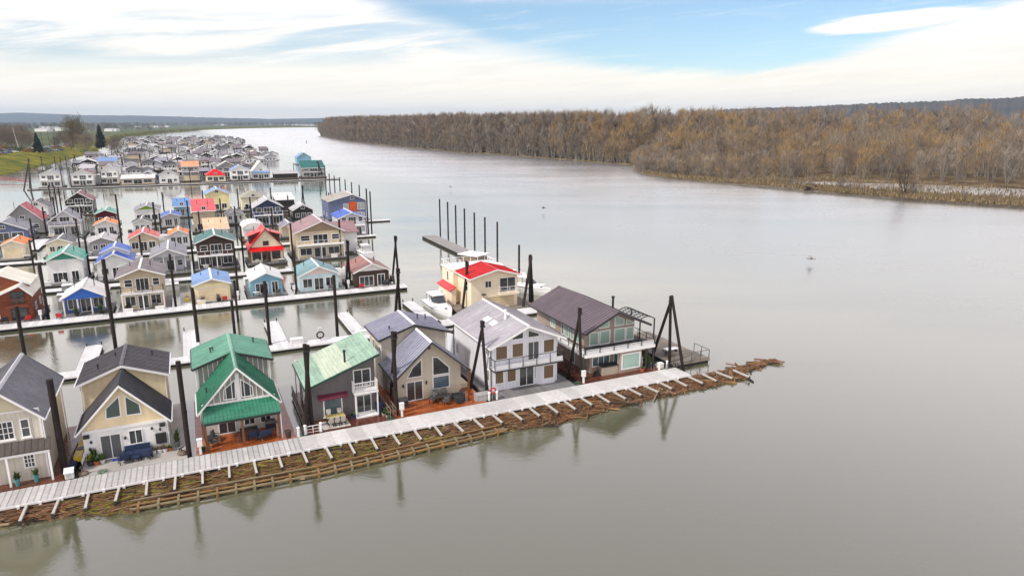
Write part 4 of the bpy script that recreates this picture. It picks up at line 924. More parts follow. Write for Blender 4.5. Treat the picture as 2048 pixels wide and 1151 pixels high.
mid('tan two storey home', 'two storey tan floating home with mauve brown roof and full width dark balcony', 3.8, 10.5, 56.4, 8.6, 5.8, 6.85, R_BRMAUVE, TN, two='dark', style='glass', ov=.5, ovf=1.2)
mid('blue roofed boathouse', 'pale yellow boathouse with light blue metal roof and plain front wall', 13.9, 19.6, 57.4, 8.6, 3.3, 4.15, R_BLUE, YLW, style='garage', gable=TN, ov=.3)
mid('light blue cottage', 'small light blue cottage on a float with white roof', 22.3, 27.6, 58.6, 8, 3.0, 4.1, R_WHITE, BLU, style='wide', side='L', ov=.25)
mid('pale cyan home', 'pale cyan floating home with blue teal roof and pink gable', 29.8, 36.7, 57.8, 7.6, 3.2, 4.55, R_TEAL, CYN, style='glass', side='L', gable=M('pink_gable', srgb(224, 204, 196), .7))
mid('brown roofed end home', 'dark timber floating home with reddish brown roof and white gable at the channel mouth', 38.6, 45.2, 56.6, 8.3, 3.2, 4.5, R_BROWN, BRN, gable=WHITE, side='L', style='wide', trim=TRIM)
# third row
mid('teal roofed white home', 'white floating home with teal green roof and matching teal gable', -9.0, -2.9, 82.2, 8.5, 4.6, 5.95, R_TGREEN, WH, gable=M('teal_gable', srgb(64, 140, 120), .6), two=False, style='wide', xr=-5.9, ov=.4)
mid('cobalt roofed white home', 'white floating home with two stepped cobalt blue roofs', -1.5, 4.7, 82.2, 8, 3.6, 5.05, R_COB, WH, style='door', rear=(2.2, 3.4, 8.2, 4.9, 5.9, R_COB), ov=.3)
mid('grey roofed porch home', 'pale grey floating home with mid grey roof and white fretwork porch', 7.1, 13.5, 84.3, 11, 3.6, 4.85, R_GREY, LGR, porch=1.4, gable=LGR, style='door')
mid('dark teal roofed home', 'dark brown two storey floating home with deep teal roof and white balcony', 14.8, 22.4, 85.3, 8.5, 5.5, 6.9, R_DTEAL, BRN, two='light', style='glass', ovf=.9, ov=.4)
h = mid('red roofed cream gabled home', 'cream gabled floating home with steep bright red roof and red porch roof', 24.4, 31.4, 86.4, 7.5, 3.6, 7.2, R_RED, CRM, skirt=R_RED, style='glass', side='L', trim=RUST, cap=R_RED, ov=.4)
for sx in (-1, 1):                             # wide red dormers
    gpart(h, 'dormer', BRN, lambda q: q.hexa([(sx * 1.0, 2.2, 4.0), (sx * 2.9, 2.2, 4.0), (sx * 2.9, 6.2, 4.0), (sx * 1.0, 6.2, 4.0), (sx * 1.0, 2.2, 6.3), (sx * 2.9, 2.2, 5.6), (sx * 2.9, 6.2, 5.6), (sx * 1.0, 6.2, 6.3)]))
    gpart(h, 'dormer_roof', R_RED, lambda q: q.slab((sx * .6, 1.9, 6.5), (sx * 3.3, 1.9, 5.6), (sx * 3.3, 6.5, 5.6), (sx * .6, 6.5, 6.5), .1))
h = mid('large mauve roofed home', 'large cream two storey floating home with dusty mauve roof, white balcony and big windows', 33.5, 43.8, 87.0, 11.5, 5.9, 8.0, R_MVP, TN, two='light', style='glass', side='L', xr=39.2, gable=M('brown_gable', srgb(150, 128, 104), .7), ov=.4)
gpart(h, 'wing_wall', WH, lambda q: q.box(4.75, 8.6, 4.5, 10, .51, 4.6)); gpart(h, 'wing_roof', R_MVP, lambda q: q.slab((4.6, 4.1, 4.65), (9.0, 4.1, 4.65), (9.0, 10.2, 6.3), (4.6, 10.2, 6.3), .12))
# fourth row
mid('orange roofed garage', 'cream garage float with orange roof behind the cedar home', -21.3, -16.7, 112.6, 7.6, 3.4, 4.25, R_OR, CRM, style='garage')
mid('dark grey roofed cream home', 'low cream floating home with dark grey roof behind the teal roof', -13.5, -8.2, 112.3, 7.5, 3.2, 4.1, R_DG, CRM, style='door')
mid('pale grey roofed home', 'small grey home with pale grey roof behind the cobalt roof', -5.5, -.3, 110.8, 8, 3.2, 4.05, R_LG, GRY, style='door')
mid('small red roofed home', 'small tan home with vivid red roof in the middle of the marina', 1.9, 8.1, 110.2, 8, 3.4, 4.75, R_RED, TN, style='glass')
mid('orange roofed white home', 'small white home with orange roof between red and teal roofs', 9.6, 14.4, 114, 6.5, 3.2, 4.15, R_OR, WH, style='glass')
mid('ribbed tan roof', 'white shed under a ribbed tan metal roof behind the deep teal roof', 17.2, 23.0, 119.4, 9, 3.2, 4.6, R_TAN, WH, shape='shed', style='door')
mid('round white boathouse', 'white barrel roofed boathouse behind the steep red roof', 25.5, 31, 117, 9, 2.9, 4.4, R_WHITE, WH, shape='barrel', style='none')
mid('blue roofed end house', 'pale floating home with cobalt roof and white balcony at the river edge', 47.4, 54.4, 112.6, 9.5, 4.9, 6.1, R_COB, LGR, two='light', style='wide', side='L')
# fifth row
mid('blue grey home', 'blue grey home with grey roof at the left edge of the picture', -30.4, -20.4, 138, 10, 3.2, 5.2, R_GREY, BLG, style='glass')
mid('grey gabled two storey home', 'grey two storey home with white railed upper porch in the left rows', -17.4, -9.9, 143.2, 8, 4.0, 6.6, R_GREY, LGR, two='light', skirt=R_GREY, style='wide')
mid('small orange roofed home', 'small white home with orange roof below the turquoise roof', -7.3, -1.9, 138.9, 6.5, 3.2, 4.2, R_OR, WH, style='wide')
mid('black roofed white cottage', 'white cottage with black gable roof behind the small red roof', 1.1, 5.8, 138.8, 5.5, 3.2, 4.1, R_BLACK, WH, style='door')
mid('tall red sloped roof', 'tall tan boathouse with one big red sloping roof', 15.1, 21.0, 136.5, 13, 5.6, 7.3, R_RED, TN, shape='shed', style='wide', two=False)
mid('navy home', 'navy blue two storey home with white trim and white balcony', 30.1, 38.4, 141.6, 9, 5.2, 7.3, R_LG, NVY, two='light', style='wide', side='L')
mid('pale hipped cottage', 'low dark cottage with pale grey hipped roof left of the blue and orange house', 41, 47.2, 145.4, 7.5, 3.4, 4.95, R_LG, DKW, style='door', side='L')
h = mid('blue and orange house', 'tall slate blue house with an orange panel and grey roof at the river edge', 50.1, 61.5, 140.5, 11, 6, 7.75, R_KHAKI, BLG, xr=57.3, style='wide', two=False, side='L')
gpart(h, 'orange_panel', M('orange_panel', srgb(196, 84, 26), .6), lambda q: q.box(.5, 2.6, .39, .447, 1.8, 5.6))
for u in ((-1.1, .3, 3.4, 5.2), (2.9, 4.9, 3.3, 5.3), (2.9, 4.9, .8, 2.4)): win(h, 'F', .45, u, TRIM, CURT, 2, 1)
# sixth and seventh rows
mid('crimson roofed grey home', 'grey gabled home with steep crimson roof at the left edge', -28.6, -19.6, 153.4, 8.5, 3.6, 7.6, R_CRIM, GRY, style='door', side='R')
mid('turquoise roofed maroon home', 'maroon home with turquoise roof and two white windows', -8.9, -3.5, 159.2, 8, 3.6, 4.55, R_TGREEN, MRN, style='door')
mid('lime gabled home', 'white home with grey roof and lime green gable', .4, 7.3, 160.2, 9, 4.0, 5.2, R_GREY, WH, gable=M('lime_gable', srgb(140, 170, 50), .6), style='glass', two=False)
mid('cobalt roofed cottage', 'small pale cottage with cobalt roof in the sixth row', 7.5, 12.4, 148.8, 8, 3.2, 3.95, R_COB, LGR, style='wide')
mid('blue single slope house', 'light blue house with one blue sloping roof near the far channel', 10.2, 15.2, 170, 6, 3.4, 5.2, R_BLUE, BLU, shape='shed', style='door')
mid('maroon roofed dark house', 'dark timber house with maroon roof and two white windows', -19.7, -11.7, 189, 9, 4.6, 7, R_MAROON, DKW, style='glass', two='light')
mid('charcoal roofed home', 'white home with charcoal roof behind the crimson roof', -29, -22.6, 183, 9, 3.8, 5.6, R_DG, WH, style='door')
mid('pale yellow tall house', 'tall pale yellow house with blue roof behind the red sloping roof', 19.2, 27.0, 181, 9, 5.6, 7.2, R_BLUE, YLW, style='wide', two=False, side='L')
mid('khaki hipped home', 'beige home with khaki hipped roof near the far channel', 29.6, 37.6, 177, 9, 4.4, 6.2, R_KHAKI, CRM, shape='hip', style='wide')
mid('white sloped boathouse', 'dark boathouse under a white single sloping roof near the far channel', 39.4, 45.6, 170.5, 9, 4.0, 5.2, R_WHITE, DKW, shape='shed', style='none')
mid('low white cottage', 'low white cottage with charcoal roof among railed docks', 23.5, 28.6, 148, 7, 2.9, 4.0, R_DG, WH, style='door')
mid('yellow eaved shed', 'small shed with blue grey roof left of the large mauve roof', 34.4, 38.6, 118, 7, 2.8, 3.8, R_GREY, TN, style='none')
# recognisable homes along the front of the far rows
FG = 'floating homes along the front of the far rows'
def far(desc, label, s0, s1, t, dep, ze, zr, rm, wm, **k): return mid(desc, label, s0, s1, t, dep, ze, zr, rm, wm, group=FG, det=1, **k)
far('far white grey roofed house', 'white two storey house with grey roof at the left end of the far rows', -42.5, -34, 297, 10, 6, 7.6, R_GREY, WH, style='glass')
far('far red gabled house', 'white two storey house with red roof at the left of the far rows', -31.2, -22.2, 300, 10, 5.5, 7.2, R_MAROON, WH, style='glass')
far('far pointed white house', 'white house with steep grey roof right of the far red gable', -20.8, -13, 306, 9, 6, 9, R_LG, WH, style='glass')
far('far long white shed', 'long low white shed in the far front row', -12, 2, 297, 8, 3.2, 4.2, R_WHITE, TN, shape='shed', style='glass')
far('far black and white house', 'white and black gabled house in the far front row', 3.2, 12, 296, 9, 4.4, 6.6, R_BLACK, WH, style='door')
far('far orange roofed house', 'grey boathouse with orange sloping roof in the far rows', 13, 21, 309, 9, 7.2, 9, RM('soft_orange_roof', (238, 158, 100)), GRY, shape='shed', style='garage')
far('far red hipped cottage', 'small cottage with red hipped roof in the far front row', 23, 32, 298, 9, 3.4, 6, R_RED, CRM, shape='hip', style='glass')
far('far blue bay house', 'white house with light blue roof and tall bay in the far front row', 34, 43, 301, 9, 5.4, 7.4, R_BLUE, WH, style='glass')
far('far steep white house', 'tall steep white house with dark roof edge in the far front row', 44, 53, 305, 10, 4.2, 9, R_WHITE, WH, skirt=R_BLUE, style='glass')
far('far black shed', 'long low black shed in the far front row', 54, 66, 303, 7, 3.0, 3.8, R_LG, DKW, shape='shed', style='none')
far('far teal roofed house', 'grey house with teal roof standing apart at the river end of the far rows', 68, 80, 306, 9, 5, 8.2, R_DTEAL, GRY, shape='shed', style='glass', two='dark')
far('far light blue house', 'light blue house with sloping blue roof jutting into the river far upstream', 82, 92, 420, 9, 5, 8, R_BLUE, BLU, style='door')
far('far blue flat roof', 'white house under a light blue roof near the bank in the far rows', -30, -20, 398, 10, 6, 7.8, R_BLUE, WH, shape='shed', style='glass')
far('far brown gabled house', 'brown gabled house with dark windows in the far rows', 29, 39, 326, 9, 5.6, 8.2, R_LG, GRY, style='glass')

# ---------------------------------------------------------------- many small homes further up the river
FARV = []
rf = random.Random(11)
far_kinds = [('white', 'grey', WH, R_GREY), ('white', 'pale', LGR, R_LG), ('grey', 'brown', GRY, R_BRMAUVE), ('tan', 'grey', TN, R_GREY), ('white', 'dark grey', WH, R_DG), ('grey', 'pale grey', LGR, R_LG), ('dark timber', 'white', DKW, R_WHITE), ('cream', 'khaki', CRM, R_KHAKI), ('tan', 'brown', TN, R_BRMAUVE), ('slate blue', 'pale grey', BLG, R_LG), ('grey', 'black', GRY, R_BLACK), ('dark timber', 'grey', DKW, R_GREY)]
for i, (wn_, rn_, wm_, rm_) in enumerate(far_kinds):
    two = i % 2 == 0; ze = 5.4 if two else 3.4; w = 3.4; d = 9
    side = i % 3 == 2
    h = thing('floating_home', 'distant %s floating home with %s %s roof in the crowded far rows' % (wn_, rn_, 'sloping' if side else 'gabled'), 'floating home', (0, 0, 0), ANG, 'floating homes crowded in the far rows')
    if side:
        gpart(h, 'wall', wm_, lambda q: q.hexa([(-w, 0, .2), (w, 0, .2), (w, d, .2), (-w, d, .2), (-w, 0, ze), (w, 0, ze), (w, d, ze + 1.4), (-w, d, ze + 1.4)]))
        gpart(h, 'roof', rm_, lambda q: q.slab((-w - .4, -.5, ze), (w + .4, -.5, ze), (w + .4, d + .3, ze + 1.5), (-w - .4, d + .3, ze + 1.5), .15))
    else:
        gpart(h, 'wall', wm_, lambda q: wallprism(q, -w, w, 0, d, .2, ze, ze + 1.5))
        gable_roof(h, -w, w, 0, d, ze, ze + 1.5, rm_, trim=DARK if i % 3 else TRIM, gutter=False, th=.15, cap=DARK if i % 4 == 0 else None)
    for z in ((.9, 3.2) if two else (.9,)):
        for x in (-2.2, 0, 2.0): win(h, 'F', 0, (x - .65, x + .65, z, z + 1.6), TRIM, GLASS, 1, 1, fw=.14)
    gpart(h, 'deck', DECKG, lambda q: q.box(-w - 1, w + 1, -2, d + 1, .0, .19))
    if two: gpart(h, 'balcony', TRIM, lambda q: (q.box(-w, w, -1.3, -.01, 2.7, 2.85), q.box(-w, w, -1.3, -1.24, 2.86, 3.7)))
    FARV.append(h)
taken = [ST(h.location) for h, _ in HOMES if ST(h.location)[1] > 280]
def xl(y): return float(np.interp(y, [270, 280, 295, 310, 322, 332, 345, 360], [238, 242, 262, 262, 205, 165, 150, 195]))
def xr(y): return float(np.interp(y, [270, 276, 279, 285, 300, 310, 318, 328, 340, 350], [280, 335, 440, 490, 488, 520, 556, 530, 528, 500]))
nfar = 0; t = 298; REST = []
first = [True] * len(FARV)
while t < 1120:
    s = -140 + rf.uniform(0, 8)
    while s < 420:
        s += rf.choice((9.3, 9.8, 10.5, 12.5)); tt = t + rf.uniform(-1.5, 1.5)
        x, y = PX(W(s, tt, 0))
        if not (xl(y) < x < xr(y)) : continue
        if any(abs(s - a_) < 9.5 and abs(tt - b_) < 12.5 for a_, b_ in taken): continue
        i = rf.randrange(len(FARV)); o = FARV[i]
        if nfar >= 215: REST.append((i, W(s, tt), ANG + (math.pi if rf.random() < .3 else 0) + rf.uniform(-.06, .06), (rf.uniform(.9, 1.12), rf.uniform(.9, 1.05), rf.uniform(.85, 1.15)))); continue
        if first[i]: first[i] = False
        else: o = dup(o)
        o.location = W(s, tt); o.rotation_euler.z = ANG + (math.pi if rf.random() < .3 else 0) + rf.uniform(-.06, .06); o.scale = (rf.uniform(.9, 1.12), rf.uniform(.9, 1.05), rf.uniform(.85, 1.15)); nfar += 1
    t += 19.5 if t < 600 else 24
for i, f_ in enumerate(first):
    if f_: FARV[i].location = W(20 + 10 * i, 520)
def join_copies(items, name, label):
    q = MB(); mats = []
    for i, loc, rz, sc in items:
        mw = Matrix.Translation(loc) @ Matrix.Rotation(rz, 4, 'Z') @ Matrix.Diagonal((*sc, 1))
        def go(o):
            if o.type == 'MESH':
                m = o.data.materials[0]
                if m not in mats: mats.append(m)
                q.add([mw @ v.co for v in o.data.vertices], [tuple(p_.vertices) for p_ in o.data.polygons], mats.index(m))
            for c_ in o.children: go(c_)
        go(FARV[i])
    return tag(q.build(name, mats, recalc=False), label, kind='stuff')
join_copies(REST, 'far_homes', 'crowded mass of the farthest floating homes up the river')
pm = bpy.data.meshes.new('far_pile'); q = MB(); q.tube((0, 0, -2), (0, 0, 9), .2, n=7)
fp0 = q.build('mooring_pile', PILE); fp0.location = W(10, 330)
for o in [fp0] + [dup(fp0) for _ in range(110)]:
    while True:
        s, t = rf.uniform(-60, 260), rf.uniform(300, 900); x, y = PX(W(s, t))
        if xl(y) < x < xr(y): break
    o.location = W(s, t); o.scale.z = rf.uniform(.8, 1.1)
    tag(o, 'thin dark mooring pile standing among the crowded far rows of homes', 'mooring pile', 'thin mooring piles of the far rows')

# ---------------------------------------------------------------- labels for the piles, from the homes beside them
NEAR = [((-.9, 2.75), 'tan house at the left edge'), ((8, 2.75), 'cream house with charcoal roof'), ((17.3, 2.75), 'green roofed house'), ((26.2, 2.75), 'dark grey sloping roofed house'), ((35.3, 2.75), 'beige house'), ((45.4, 2.75), 'white house'), ((56.7, 2.75), 'purple roofed house'), ((55, 34), 'red roofed cream house')]
REF = NEAR + [(ST(h.location), d_) for h, d_ in HOMES]
seen = {}; cand = []
for o, lab in PILES:
    s, t = ST(o.location)
    near_ = sorted(REF, key=lambda r: math.hypot(r[0][0] - s, (r[0][1] + 3 - t)))[:5]
    done = False
    for (a_, b_), d_ in near_:
        ds, dt = s - a_, t - b_
        rel = 'left of' if ds < -2.2 and abs(ds) > abs(dt - 3) * .5 else 'right of' if ds > 2.2 and abs(ds) > abs(dt - 3) * .5 else 'in front of' if dt < 1.5 else 'behind'
        l = 'dark mooring pile %s the %s' % (rel, d_)
        if l not in seen: seen[l] = o; tag(o, l, 'mooring pile', 'single mooring piles of the marina'); done = True; break
    if not done:
        d_ = near_[0][1]; k = 2
        while 'dark mooring pile number %d near the %s' % (k, d_) in seen: k += 1
        l = '%s dark mooring pile near the %s' % (['second', 'third', 'fourth', 'fifth', 'sixth', 'seventh', 'eighth', 'ninth'][k - 2] if k < 10 else 'further', d_)
        while l in seen: l = 'another ' + l
        seen[l] = o; tag(o, l, 'mooring pile', 'single mooring piles of the marina'); seen['dark mooring pile number %d near the %s' % (k, d_)] = o
SEV = ['farthest', 'second farthest', 'third farthest', 'middle', 'third nearest', 'second nearest', 'nearest']
sp = [o for o, _ in PILES if 850 < PX(o.location)[0] < 1010 and PX(o.location)[1] < 530]
for o, w_ in zip(sorted(sp, key=lambda o: PX(o.location)[0]), SEV): o['label'] = '%s of the seven tall black piles along the lattice jetty' % w_
sp = [o for o, _ in PILES if 640 < PX(o.location)[0] < 750 and PX(o.location)[1] < 470]
sp = sorted(sp, key=lambda o: PX(o.location)[0])
for i, o in enumerate(sp): o['label'] = 'tall thin pile behind the blue and orange house, %s from the left of that line' % ordn(i)

# ---------------------------------------------------------------- land
def grassmat(name, c1, c2, c3, sc=.05):
    m = bpy.data.materials.new(name); m.use_nodes = True; N = m.node_tree.nodes; L = m.node_tree.links.new
    b = N['Principled BSDF']; b.inputs['Roughness'].default_value = .95; b.inputs['Specular IOR Level'].default_value = .1
    tc = N.new('ShaderNodeTexCoord'); n = N.new('ShaderNodeTexNoise'); n.inputs['Scale'].default_value = sc; n.inputs['Detail'].default_value = 8; n.inputs['Roughness'].default_value = .7
    L(tc.outputs['Object'], n.inputs['Vector']); r = N.new('ShaderNodeValToRGB'); L(n.outputs['Fac'], r.inputs[0]); e = r.color_ramp.elements
    e[0].position, e[0].color = .35, (*c1, 1); e[1].position, e[1].color = .66, (*c3, 1); k = e.new(.5); k.color = (*c2, 1)
    L(r.outputs[0], b.inputs['Base Color'])
    return m
GR1 = grassmat('bank_grass', (.05, .075, .012), (.12, .125, .015), (.3, .22, .012), .09)
GR2 = grassmat('far_grass', (.05, .065, .03), (.085, .1, .04), (.13, .13, .06), .006)
ISL = grassmat('island_soil', (.055, .04, .022), (.13, .09, .045), (.26, .2, .11), .06)
SHL = [G(-420, 420), G(-200, 385), G(-60, 360), G(0, 352), G(28, 346), G(58, 337), G(110, 326), G(170, 311), G(212, 292), G(232, 277), G(289, 268.5), G(340, 263.8), G(400, 260), G(486, 257), G(570, 255.3), G(660, 254.2)]
IND = [Vector((-.94, -.34, 0))] * 8 + [Vector((-.8, .6, 0)), Vector((-.6, .8, 0))] + [Vector((-.45, .9, 0))] * 6
OFF = [(0, -.5), (1.5, .5), (12, 2.8), (24, 5.6), (34, 5.9), (75, 5.4), (260, 4.5), (900, 4), (3500, 4), (9000, 6)]
def strip(name, base, dirs, offs, mat, zn=0.0):
    q = MB(); n = len(base); m = len(offs); rs = random.Random(5)
    for p, d_ in zip(base, dirs):
        for o_, z in offs: q.v.append((p.x + d_.x * o_, p.y + d_.y * o_, z + (rs.uniform(-zn, zn) if 1 < o_ < 60 else 0)))
    for i in range(n - 1):
        for j in range(m - 1): q.f.append((i * m + j, (i + 1) * m + j, (i + 1) * m + j + 1, i * m + j + 1))
    return tag(q.build(name, mat, recalc=True), kind='structure')
lb = strip('river_bank', SHL, IND, OFF[:5], GR1, .15)
lp = strip('terrain', SHL, IND, [(33.8, 5.87)] + OFF[5:], GR2)
tag(lb, 'grassy green and yellow river bank on the left'); tag(lp, 'flat land behind the left bank')
rd = strip('road', SHL[3:10], IND[3:10], [(36, 6.02), (44, 5.98)], M('asphalt', (.14, .14, .14), .9)); tag(rd, 'grey parking strip on top of the left bank')
SHR = [G(640, 271.5), G(664, 277), G(700, 283), G(750, 288), G(800, 293), G(860, 299), G(920, 305), G(1000, 309), G(1100, 317), G(1200, 325), G(1262, 330), G(1285, 347), G(1330, 354), G(1400, 361), G(1480, 368), G(1560, 374), G(1620, 380), G(1700, 388), G(1800, 396), G(1900, 403), G(2048, 412), G(2300, 430), G(2700, 455)]
def unit(x, y): v = Vector((x, y, 0)); return v.normalized()
DIR = [unit(.6, .8)] * 3 + [unit(.5, .9)] * 5 + [unit(.4, .92)] * 15
isl = strip('island', SHR, DIR, [(0, -.4), (1, .35), (4, .8), (14, 1.0), (130, 1.0), (350, 1.6), (700, 5), (1100, 12), (2600, 30)], ISL, .06)
tag(isl, 'brown wooded island shore across the river')
pond = MB(); pond.v = [tuple(G(x, y, 1.16)) for x, y in ((1540, 364.5), (1600, 368.5), (1640, 371), (1700, 374.5), (1760, 378.5), (1850, 384.5), (1960, 391.5), (2080, 398), (2320, 410), (2320, 392), (2080, 380), (1850, 369), (1640, 363))]
pond.f = [tuple(range(13))]; 
# ---------------------------------------------------------------- hills
def ridge(name, prof, dist, depth, mat, label, jag=0.0, step=6, seed=1, zb=0):
    q = MB(); rs = random.Random(seed); xs = [p[0] for p in prof]; ys = [p[1] for p in prof]; n = 0
    x = xs[0]
    while x <= xs[-1]:
        y = float(np.interp(x, xs, ys)) - rs.uniform(0, jag)
        az_ = math.atan((x - 1024) / F); z = H + (HY - y) * dist / F
        for dd_, zz in ((dist - depth * .6, zb), (dist - depth * .25, zb + (z - zb) * .62 + rs.uniform(-3, 3)), (dist, z), (dist + depth, zb)):
            q.v.append((math.sin(az_) * dd_ / math.cos(az_), dd_, zz))
        n += 1; x += step
    for i in range(n - 1):
        for j in range(3): q.f.append((i * 4 + j, (i + 1) * 4 + j, (i + 1) * 4 + j + 1, i * 4 + j + 1))
    return tag(q.build(name, mat), label, kind='structure')
HILL = grassmat('hill_forest', (.02, .03, .02), (.035, .045, .03), (.06, .065, .045), .004)
ridge('hills', [(-500, 231), (-200, 231), (0, 229), (70, 226.5), (110, 228), (200, 231.5), (300, 232), (430, 235.5), (560, 238.5), (640, 237), (760, 236), (1000, 234)], 9000, 2500, HILL, 'long low blue hills on the left horizon', .5, 7)
HILLB = grassmat('brown_hill_forest', (.035, .032, .024), (.06, .052, .038), (.09, .075, .055), .01)
ridge('hills', [(1380, 226), (1450, 221), (1560, 217), (1650, 213.5), (1750, 209), (1850, 206), (1900, 202), (1960, 201), (2048, 196), (2300, 192), (2700, 195)], 3000, 900, HILLB, 'dark wooded hill ridge on the right horizon', 2.6, 3)

# ---------------------------------------------------------------- trees
BARK = M('grey_bark', (.2, .175, .145), .9, var=.3, vscale=.3)
TW = [M('twig_brown', (.21, .155, .105), .95, var=.35, vscale=.15), M('twig_grey', (.26, .215, .165), .95, var=.3, vscale=.15), M('twig_ochre', (.31, .2, .08), .95, var=.35, vscale=.15), M('twig_dark', (.12, .096, .078), .95, var=.3, vscale=.15)]
def bare_tree(rs, Ht, spread, ntw, nl, low=.35, tw=.2, tl=3.0, bush=False):
    """returns (trunk, crown) MeshBuilders; slender limbs and many thin twig slivers"""
    tr, cr_ = MB(), MB(); lean = Vector((rs.uniform(-.06, .06), rs.uniform(-.06, .06), 0)) * Ht
    r0 = Ht * .013 + .08; top = Vector((0, 0, Ht * .9)) + lean; ends = []
    stems = 3 if bush else 1
    for k in range(stems):
        b0 = Vector((rs.uniform(-.6, .6), rs.uniform(-.6, .6), -.5)) if bush else Vector((0, 0, -.8))
        tp = top + (Vector((rs.uniform(-1, 1), rs.uniform(-1, 1), -.15)) * spread * .8 if bush else Vector())
        mid_ = b0.lerp(tp, .45) + Vector((rs.uniform(-.03, .03), rs.uniform(-.03, .03), 0)) * Ht
        tr.tube(b0, mid_, r0 / (1.6 if bush else 1), r0 * .6, n=5, caps=False); tr.tube(mid_, tp, r0 * .6, r0 * .12, n=4, caps=False)
        for i in range(nl):
            f = low + (1 - low) * (i + rs.random()) / nl; a_ = (b0.lerp(mid_, f / .45) if f < .45 else mid_.lerp(tp, (f - .45) / .55))
            an = rs.uniform(0, 6.28); l = spread * (1.25 - .75 * f) * rs.uniform(.7, 1.15)
            e_ = a_ + Vector((math.cos(an) * l, math.sin(an) * l, l * rs.uniform(.7, 1.5)))
            tr.tube(a_, e_, r0 * .32, r0 * .06, n=3, caps=False); ends.append((a_, e_))
    for i in range(ntw):
        a_, e_ = rs.choice(ends); p = a_.lerp(e_, rs.uniform(.25, 1.08)) + Vector((rs.gauss(0, 1), rs.gauss(0, 1), rs.gauss(0, .8))) * spread * .16
        d_ = ((e_ - a_).normalized() * .55 + Vector((rs.gauss(0, .4), rs.gauss(0, .4), rs.uniform(.25, 1.3)))).normalized() * tl * rs.uniform(.5, 1.2)
        w_ = d_.cross(Vector((rs.gauss(0, 1), rs.gauss(0, 1), rs.gauss(0, 1)))).normalized() * tw * rs.uniform(.5, 1.1)
        cr_.add([p - w_, p + w_, p + d_ + w_ * .25, p + d_ - w_ * .25], [(0, 1, 2, 3)])
    return tr, cr_
rs = random.Random(21)
# positions of the island wood
def inside_tree(rs):
    i = rs.choices(range(len(SHR) - 1), [max(8, (SHR[k + 1] - SHR[k]).length) for k in range(len(SHR) - 1)])[0]
    f = rs.random(); p = SHR[i].lerp(SHR[i + 1], f); d_ = DIR[i].lerp(DIR[i + 1], f)
    return i + f, p, d_
pts_ = []
while len(pts_) < 7600:
    k, p, d_ = inside_tree(rs)
    off = 2 + 620 * rs.random() ** 2.3 if k < 11 else 3 + 520 * rs.random() ** 1.7
    pos = p + d_ * off; x, y = PX((pos.x, pos.y, 1))
    if not (560 < x < 2140) or pos.y < 150: continue
    if k > 12.5:                                  # clear grassy strip and pond on the right
        lim = float(np.interp(x, [1300, 1480, 1560, 1650, 1760, 1900, 2048, 2200], [351, 361, 357, 358, 361, 366, 369, 374]))
        if y > lim and rs.random() > .004: continue
    pts_.append((k, off, pos, x, y))
def tree_spec(k, off, x, y):
    """height, palette and form by place"""
    if k < 9: Ht = rs.uniform(27, 36) if off > 10 else rs.uniform(9, 27); 
    elif k < 9.9: Ht = float(np.interp(off, [0, 25, 70], [12, 26, 36])) * rs.uniform(.8, 1.1)
    elif k < 14: Ht = float(np.interp(off, [0, 40, 85, 150], [8, 12, 22, 35])) * rs.uniform(.8, 1.08)
    else: Ht = float(np.interp(off, [0, 40, 120, 240, 420], [8, 11, 17, 26, 37])) * rs.uniform(.75, 1.12)
    from mathutils import noise as _nz
    patch_ = _nz.noise(Vector((x / 55.0, y / 9.0, k * .7)))
    if k < 8: c = rs.choices((0, 1, 2, 3), (52, 30, 3, 15))[0]
    elif k < 11: c = rs.choices((0, 1, 2, 3), (26, 14, 58, 2) if patch_ > .05 else (46, 32, 14, 8))[0]
    else: c = rs.choices((0, 1, 2, 3), (30, 50, 14, 6) if off < 45 and x < 1480 else ((26, 14, 58, 2) if patch_ > (-.06 if off < 280 else .15) else (44, 40, 10, 6)))[0]
    return Ht, c
specs = []
for k, off, pos, x, y in pts_:
    Ht, c = tree_spec(k, off, x, y); specs.append((Ht / pos.length, Ht, c, pos, x, y, off))
specs.sort(key=lambda a_: -a_[0] - (.03 if a_[6] < 60 else 0))
VAR = {}
PAL = ['brown', 'grey', 'ochre', 'dark']
for c in range(4):
    for f_, (Ht, sp_, nt_, nl_, low) in {'tall': (30, 3.6, 640, 20, .22), 'bush': (14, 3.3, 640, 12, .12)}.items():
        for v in range(2):
            tr, cr_ = bare_tree(rs, Ht, sp_, nt_, nl_ if f_ == 'tall' else 7, low, .085 if f_ == 'tall' else .05, 3.4 if f_ == 'tall' else 2.1, f_ == 'bush')
            VAR[c, f_, v] = (tr, cr_, Ht)
proto = {}
def plant(c, f_, v, pos, Ht, label, group):
    if (c, f_, v) not in proto:
        tr, cr_, h0 = VAR[c, f_, v]; o = thing('bare_tree', label, 'tree', pos, 0, group)
        tr.build('trunk', BARK, o, recalc=False); cr_.build('crown', TW[c], o, recalc=False); proto[c, f_, v] = o
    else: o = dup(proto[c, f_, v])
    tag(o, label, 'tree', group); h0 = VAR[c, f_, v][2]; s_ = Ht / h0
    o.location = pos; o.scale = (s_ * rs.uniform(.85, 1.2),) * 2 + (s_,); o.rotation_euler.z = rs.uniform(0, 6.28); return o
for a_ in specs[:285]:
    _, Ht, c, pos, x, y, off = a_
    f_ = 'bush' if Ht < 22 else 'tall'
    plant(c, f_, rs.randrange(2), (pos.x, pos.y, 0.9), Ht, 'leafless %s %s in the wood along the island shore' % (PAL[c], 'spreading tree' if f_ == 'bush' else 'tall tree'), 'leafless trees along the island shore')
lone = thing('bare_tree', 'lone dark bare tree on the grassy spit of the island, mirrored in the river', 'tree', G(1810, 393, .9), 0, 'leafless trees along the island shore')
